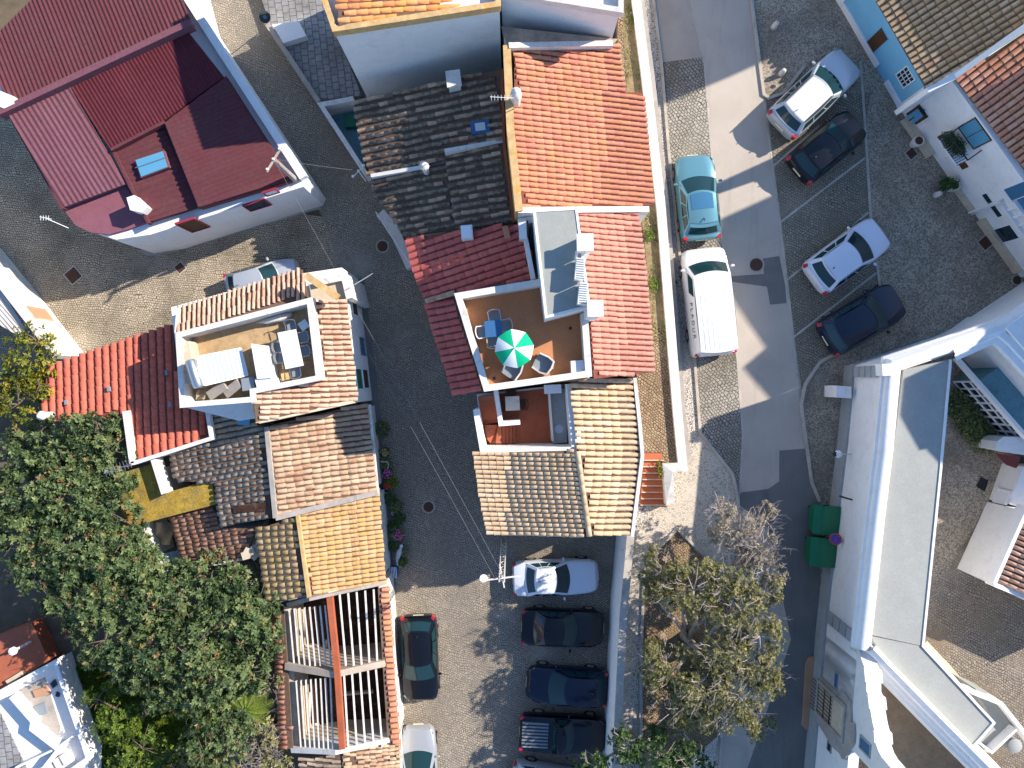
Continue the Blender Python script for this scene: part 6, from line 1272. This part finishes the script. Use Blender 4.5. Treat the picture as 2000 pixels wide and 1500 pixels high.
c = W(371, 460, .4); t = thing('bicycle_wheel', 'white garden ornament wheel beside the pink mat', 'ornament', (c.x, c.y, 0)); m = MB(); m.tube([(c.x+.25*math.cos(a), c.y+.05*math.cos(a), .35+.25*math.sin(a)) for a in [k*math.pi/8 for k in range(17)]], .02, 5); m.build('ring', 'white_paint', t); m = MB(); m.beam((c.x, c.y, .0), (c.x, c.y, .35), .03, .03); m.build('stand', 'white_paint', t)
# ---------------------------------------------------------------- vegetation
def leafobj(name, P, T1, T2, S, W2, tint, mat, parent):
    """many leaf quads at once: centre, axis, cross axis, half length, half width"""
    n = len(P); v = np.empty((n, 4, 3)); 
    v[:, 0] = P-T1*S[:, None]; v[:, 1] = P+T2*W2[:, None]; v[:, 2] = P+T1*S[:, None]; v[:, 3] = P-T2*W2[:, None]
    me = bpy.data.meshes.new(name); me.vertices.add(4*n); me.vertices.foreach_set('co', v.reshape(-1))
    me.loops.add(4*n); me.loops.foreach_set('vertex_index', np.arange(4*n)); me.polygons.add(n); me.polygons.foreach_set('loop_start', np.arange(n)*4)
    me.polygons.foreach_set('loop_total', np.full(n, 4)); me.update(calc_edges=True)
    at = me.attributes.new('tint', 'FLOAT', 'FACE'); at.data.foreach_set('value', tint.astype(np.float32)); me.materials.append(M[mat]); me.validate()
    o = bpy.data.objects.new(name, me); col.objects.link(o); fix(o, parent); return o
def unit(a): return a/np.maximum(1e-9, np.linalg.norm(a, axis=1))[:, None]
def rosettes(C, N, R, per, ls, lw, tint0, tj=.12):
    """leaf whorls round centres C with normals N"""
    k = len(C); C = np.repeat(C, per, 0); N = np.repeat(N, per, 0); t0 = np.repeat(tint0, per)
    rd = unit(nr.normal(size=C.shape)); rad = unit(rd-N*np.sum(rd*N, 1)[:, None]); lift = nr.uniform(-.1, .8, len(C))[:, None]
    T1 = unit(rad+N*lift); T2 = unit(np.cross(T1, N)+nr.normal(size=C.shape)*.25); s = ls*nr.uniform(.6, 1.25, len(C))
    P = C+T1*(s*1.05)[:, None]+nr.normal(size=C.shape)*R*.12
    return P, T1, T2, s, s*lw, np.clip(t0+nr.normal(size=len(C))*tj, 0, 1)
def tree(label, lobes, zg, mat, per=9, sub_=11, ls=.13, lw=.42, dens=7, gap=.30, trunk=None, cat='tree', name='tree', bark='bark', tw=0, tj=.12, group=None, fine=0, twmat='pale_bark'):
    """lobes: (px, py, top height, radius m)"""
    cs = [(W(x, y, z), z, r) for x, y, z, r in lobes]; cx = sum(c[0].x for c in cs)/len(cs); cy = sum(c[0].y for c in cs)/len(cs)
    t = thing(name, label, cat, (cx, cy, zg), 0, group); CC = []; NN = []
    for c, z, r in cs:
        sq = min(.85, (z-zg)/(2.2*r)); ns = max(3, int(r*r*sub_)); n = int(dens*r*r*6.3/ns)
        for _ in range(ns):
            d = unit(nr.normal(size=(1, 3)))[0]; d[2] = abs(d[2])-.1; d /= np.linalg.norm(d); q = r*nr.uniform(.55, .86); rs = nr.uniform(.26, .46)*min(1.2, .55+r*.35)
            cc = np.array([c.x+d[0]*q, c.y+d[1]*q, z-r*sq+d[2]*q*sq+nr.uniform(-.12, .22)])
            e = unit(nr.normal(size=(n, 3))); e[:, 2] = np.abs(e[:, 2])-.25; e = unit(e); rr = rs*(.55+.5*nr.rand(n))
            CC.append(cc+e*rr[:, None]*np.array([1, 1, .8])); NN.append(unit(e*.8+d*.5+np.array([0, 0, .35])+nr.normal(size=e.shape)*.3))
    C = np.concatenate(CC); N = np.concatenate(NN)
    # clumping: keep by low-frequency pattern so dark gaps open
    ph = np.array([math.sin(1.7*a+2.1*math.sin(1.3*b))*math.sin(1.9*b+1.5*math.sin(1.1*a)) for a, b in C[:, :2]*1.35]); keep = (ph+nr.normal(size=len(C))*.45) > -1+gap*1.6
    inner = nr.rand(len(C)) < .12; C = C[keep | inner]; N = N[keep | inner]; ph = ph[keep | inner]
    t0 = np.clip(.42+.18*ph+nr.normal(size=len(C))*.2, 0, .9); flower = nr.rand(len(C)) < (.03 if mat == 'leaf_dark' else .0); t0[flower] = .96
    leafobj('crown', *rosettes(C, N, .1, per, ls, lw, t0, tj), mat, t)
    tx, ty = (W(*trunk, zg).x, W(*trunk, zg).y) if trunk else (cx, cy)
    m = MB(); z1 = zg+(min(c[1] for c in cs)-zg)*.45; m.tube([(tx, ty, zg), (tx+.1, ty-.05, (zg+z1)/2), (tx*.9+cx*.1, ty*.9+cy*.1, z1)], [.22, .17, .14], 8); m.build('trunk', bark, t, smooth=True)
    b = MB(); root = Vector((tx*.9+cx*.1, ty*.9+cy*.1, z1))
    for c, z, r in cs:
        e = Vector((c.x, c.y, z-r*.35)); mid = root.lerp(e, .5)+Vector((rnd.gauss(0, .2), rnd.gauss(0, .2), .15)); b.tube([root, mid, e], [.11, .075, .04], 6)
        for _ in range(5):
            a = rnd.random()*6.283; f = e+Vector((r*.8*math.cos(a), r*.8*math.sin(a), rnd.uniform(-.35, .05)*r)); mm = e.lerp(f, .5)+Vector((rnd.gauss(0, .12), rnd.gauss(0, .12), .1)); b.tube([e, mm, f], [.03, .018, .007], 5)
    b.build('limbs', bark, t, smooth=True)
    if tw:
        q = MB()
        for c, z, r in cs:
            for _ in range(int(tw*r*r)):
                a = rnd.random()*6.283; rr = r*rnd.uniform(.1, .9); p = Vector((c.x+rr*math.cos(a), c.y+rr*math.sin(a), z-.35*r*(rr/r)**2-rnd.uniform(.05, .4)))
                dr = Vector((math.cos(a)*rnd.uniform(.3, 1), math.sin(a)*rnd.uniform(.3, 1), rnd.uniform(.1, .9)))+Vector((rnd.gauss(0, .5), rnd.gauss(0, .5), 0)); dr.normalize(); L = rnd.uniform(.25, .7)
                e = p+dr*L; q.tube([p, p+dr*L*.5+Vector((rnd.gauss(0, .04), rnd.gauss(0, .04), 0)), e], [.014, .010, .005], 3, False)
                for s in (.4, .6, .8): d2 = (dr+Vector((rnd.gauss(0, .7), rnd.gauss(0, .7), rnd.gauss(0, .3)))).normalized(); q.tube([p+dr*L*s, p+dr*L*s+d2*L*.4], [.008, .004], 3, False)
        o = q.build('twigs', twmat, t); o['kind'] = 'stuff'
    return t
dk = dict(mat='leaf_dark', zg=0, per=13, ls=.095, lw=.42, dens=20, gap=.12, group='dense evergreen trees on the left')
tree('dark evergreen reaching over the orange red roof beside the drainpipe', [(150, 860, 4.6, 1.6), (205, 880, 4.3, 1.2), (90, 900, 4.8, 1.7), (185, 826, 4.9, .7), (130, 835, 4.8, .8)], **dk)
tree('dark evergreen at the left edge below the yellow green tree', [(30, 960, 5.2, 2.2), (20, 895, 4.6, 1.3), (70, 850, 4.4, .9), (100, 985, 5.4, 2.0), (20, 1050, 5.0, 2.0)], **dk)
tree('dark evergreen beside the yellow lichened shed roof', [(190, 1000, 5.0, 1.9), (160, 930, 4.6, 1.4), (200, 950, 4.2, .7), (225, 1060, 4.4, 1.1)], **dk)
tree('dark evergreen tallest in the middle of the left grove', [(110, 1090, 5.8, 2.3), (190, 1110, 5.6, 2.0), (60, 1120, 5.2, 1.8), (250, 1100, 5.0, 1.5)], **dk)
tree('dark evergreen below the pinkish brown roof', [(330, 1180, 5.0, 2.0), (400, 1140, 4.2, 1.4), (260, 1190, 5.2, 2.0), (300, 1130, 4.2, 1.2)], **dk)
tree('dark evergreen above the white corner house terrace', [(150, 1190, 5.4, 2.0), (190, 1260, 5.2, 2.0), (100, 1180, 4.8, 1.1)], **dk)
tree('dark evergreen with rusty seed heads in the centre of the grove', [(270, 1290, 5.4, 2.2), (350, 1290, 5.4, 2.1), (230, 1320, 4.2, 1.2)], **dk)
tree('dark evergreen beside the left tiled strip of the battened ruin', [(430, 1230, 5.0, 2.0), (490, 1180, 4.2, 1.3), (500, 1250, 4.3, 1.3), (450, 1160, 4.2, 1.2)], **dk)
tree('dark evergreen low in the grove above the palm', [(370, 1390, 4.9, 1.7), (400, 1340, 5.0, 1.7), (300, 1370, 4.0, 1.0), (480, 1320, 4.0, 1.2)], **dk)
tree('dark evergreen at the bottom edge of the grove', [(390, 1480, 4.8, 1.5), (430, 1450, 4.6, 1.4), (340, 1510, 3.6, .9)], **dk)
tree('yellow green citrus tree with orange fruit at the left edge', [(35, 700, 4.2, 1.6), (20, 790, 4.2, 1.7), (70, 750, 4.0, 1.0), (60, 660, 3.8, .8), (-40, 760, 4.2, 1.6)], 0, 'leaf_yellow', per=8, ls=.10, dens=13, gap=.2, tj=.2)
for lb, lo in (('greyish thin leaved shrub against the lower left eaves strip of the ruin', [(500, 1440, 3.6, 1.3), (520, 1490, 3.4, 1.1), (450, 1500, 3.6, 1.2)]), ('greyish thin leaved shrub beside the upper left eaves strip of the ruin', [(510, 1130, 3.2, .9), (530, 1230, 3.0, .6), (520, 1340, 3.2, .9), (420, 1110, 3.4, .9)])):
    tree(lb, lo, 0, 'leaf_olive', per=7, ls=.08, dens=16, gap=.35, tw=30)
tree('low bright green bush in the bottom left garden beside the white house', [(215, 1420, 3.4, 1.3), (270, 1470, 3.6, 1.4), (185, 1370, 3.0, .9), (230, 1500, 3.4, 1.4)], 0, 'leaf_bright', per=12, ls=.07, dens=24, gap=.2, cat='bush', name='bush')
# palm
t = thing('palm', 'small palm with yellow green fronds near the battened ruin', 'palm tree', W(478, 1395)); c = W(480, 1388, 3.3)
m = MB(); m.tube([(c.x, c.y, 0), (c.x, c.y, 3.2)], [.16, .12], 8); m.build('trunk', 'bark', t)
for k in range(13):
    a = k*2*math.pi/13+.2; m = MB(); L = rnd.uniform(1.0, 1.6); pts = [c+V(math.cos(a)*L*s, math.sin(a)*L*s, .5*s-1.0*s*s) for s in (0, .2, .4, .6, .8, 1)]; m.ti = .6; m.tube(pts, [.02, .018, .015, .012, .01, .005], 4)
    for i in range(34):
        s = .12+.88*i/34; p = c+V(math.cos(a)*L*s, math.sin(a)*L*s, .5*s-1.0*s*s); ll = .34*math.sin(math.pi*min(1, s*.85+.12))+.05
        for sg in (-1, 1):
            d2 = Vector((math.cos(a)*.6-sg*math.sin(a), math.sin(a)*.6+sg*math.cos(a), -.35)).normalized(); w2 = Vector((math.cos(a), math.sin(a), 0))*.014; m.ti = rnd.uniform(.4, 1); m.add([p-w2, p+d2*ll-w2*.2, p+d2*ll+w2*.2, p+w2], [[0, 1, 2, 3]])
    m.build('frond', 'leaf_bright', t)
# grass
sheet('grass_ground', pxl(110,1290, 210,1300, 340,1320, 420,1500, 420,1600, 100,1600), .02, 'grass_mat')
n = 60000; xy = np.stack([nr.uniform(-23, -15, n), nr.uniform(-20.5, -14.5, n)], 1); P = np.concatenate([xy, np.full((n, 1), .1)], 1); T1 = unit(np.stack([nr.normal(size=n)*.5, nr.normal(size=n)*.5, np.ones(n)], 1)); T2 = unit(np.cross(T1, nr.normal(size=(n, 3)))); s = nr.uniform(.06, .16, n)
g = leafobj('grass', P, T1, T2, s, s*.22, np.clip(nr.normal(.6, .25, n), 0, 1), 'leaf_bright', None); g['kind'] = 'stuff'
# right hand grey olive trees
og = dict(zg=U, mat='leaf_olive', per=14, ls=.05, lw=.40, dens=58, gap=.28, tw=12, bark='pale_bark', group='grey green trees beside the road')
tree('broad olive grey tree crown nearest the diamond kerb, left of the road', [(1300, 1120, 5.6, 1.3), (1360, 1160, 6.6, 1.6), (1290, 1180, 5.6, .7), (1420, 1150, 6.6, 1.2)], trunk=(1335, 1240), **og)
tree('olive grey tree crown leaning over the road edge', [(1450, 1200, 6.8, 1.6), (1490, 1250, 6.6, 1.3), (1430, 1290, 6.6, 1.5), (1500, 1160, 6.2, .9)], trunk=(1345, 1250), **og)
tree('olive grey tree crown in the bend beside the low white wall', [(1310, 1320, 6.0, 1.4), (1370, 1350, 6.6, 1.6), (1270, 1290, 5.4, .8), (1340, 1390, 6.0, 1.3)], trunk=(1340, 1260), **og)
tree('olive grey tree crown lowest over the road', [(1450, 1370, 6.8, 1.5), (1500, 1330, 6.6, 1.2), (1480, 1420, 6.2, 1.0), (1410, 1400, 6.4, 1.1)], trunk=(1350, 1265), **og)
og2 = dict(og); og2.update(mat='leaf_grey', dens=34, tw=45, gap=.35, group=None)
tree('nearly bare grey tree at the top of the roadside group', [(1440, 1040, 6.0, 1.3), (1490, 1070, 6.0, 1.2), (1410, 1010, 5.4, .8), (1500, 1020, 5.6, .8), (1500, 1120, 6, .9)], trunk=(1440, 1100), **og2)
og3 = dict(og); og3.update(mat='leaf_green', dens=18, tw=6, gap=.25, ls=.085, group=None)
tree('bushy fresh green tree at the bottom edge beside the retaining wall top', [(1290, 1495, 5.4, 1.5), (1350, 1510, 5.4, 1.3), (1230, 1470, 5.0, .9), (1160, 1500, 4.6, .8), (1210, 1440, 4.8, .5)], **og3)
# hedge below the gallery windows, balcony plants, weeds
def hedge(label, pts, z0, z1, wd, n, mat, cat='hedge', name='hedge', ls=.07):
    m = MB(); L = [W(x, y, z1) for x, y in pts]; t = thing(name, label, cat, (L[0].x, L[0].y, z0))
    for _ in range(n):
        k = rnd.randrange(len(L)-1); p = L[k].lerp(L[k+1], rnd.random()); p = p+V(rnd.uniform(-wd, wd), rnd.uniform(-wd, wd), 0); p.z = rnd.uniform(z0+.1, z1)
        s = ls*rnd.uniform(.6, 1.3); t1 = Vector((rnd.gauss(0, 1), rnd.gauss(0, 1), rnd.gauss(0, .5))).normalized(); t2 = t1.cross(Vector((rnd.gauss(0, .4), rnd.gauss(0, .4), 1))).normalized(); m.ti = rnd.random(); m.add([p-t1*s, p+t2*s*.4, p+t1*s, p-t2*s*.4], [[0, 1, 2, 3]])
    m.build('foliage', mat, t); m = MB()
    for k in range(len(L)): m.tube([(L[k].x, L[k].y, z0), (L[k].x, L[k].y, z1-.1)], .02, 4)
    m.build('stems', 'bark', t)
hedge('dark hedge under the white gridded gallery windows', pxl(1868,778, 1900,822, 1935,868), U, U+.6, .5, 5200, 'leaf_dark')
hedge('green trailing plants filling the iron balcony of the white house', pxl(1856,262, 1880,292), 4.9, 5.4, .26, 1300, 'leaf_green', 'balcony plants', 'balcony_plants', .06)
hedge('shrub spilling over the lower white planter', pxl(1849,352, 1858,360, 1866,352), U+.3, U+.9, .25, 500, 'leaf_green', 'shrub', 'shrub')
hedge('yellowish weeds growing at the top of the red steps', pxl(1290,900, 1290,918, 1294,930), GZ-.9, GZ+.2, .12, 500, 'leaf_yellow', 'weeds', 'weeds', .05)
for lb, x, y in (('green weed tuft in the garden strip level with the van', 1276, 548), ('small green weed tuft near the upper garden strip', 1240, 30), ('green weed tuft beside the salmon roof corner', 1268, 452)):
    hedge(lb, [(x, y), (x+3, y+14)], GZ, GZ+.18, .18, 260, 'leaf_bright', 'weeds', 'weeds', .05)

# weeds in the garden strip
n = 9000; t_ = nr.rand(n); a_ = nr.rand(n); xs = 1212+ (1300-1212)*t_+ (1-a_)*0; ys = np.where(t_ < .55, t_*1.0*760-60, t_*760-60)
L = []; 
for t1, a1 in zip(t_, a_):
    y = -80+t1*780; xl = 1214 if y < 0 else (1216+(y/180)*8 if y < 180 else (1262+ (y-400)*.05 if y > 400 else 1262)); xr = 1243+max(0, y)*.104
    if xr-xl < 4: xl = xr-10
    x = xl+(xr-xl)*a1; 
    if math.sin(y*.06)+math.sin(x*.21+y*.017) < rnd.uniform(-.6, 1.6): continue
    p = W(x, y, GZ+.05); L.append((p.x, p.y, GZ+.03+.05*rnd.random()))
P = np.array(L); n = len(P); T1 = unit(nr.normal(size=(n, 3))*np.array([1, 1, .6])); T2 = unit(np.cross(T1, nr.normal(size=(n, 3))*.3+np.array([0, 0, 1]))); s = nr.uniform(.02, .06, n)
g = leafobj('ground_weeds', P, T1, T2, s, s*.4, np.clip(nr.normal(.5, .3, n), 0, 1), 'leaf_olive', None); g['kind'] = 'stuff'
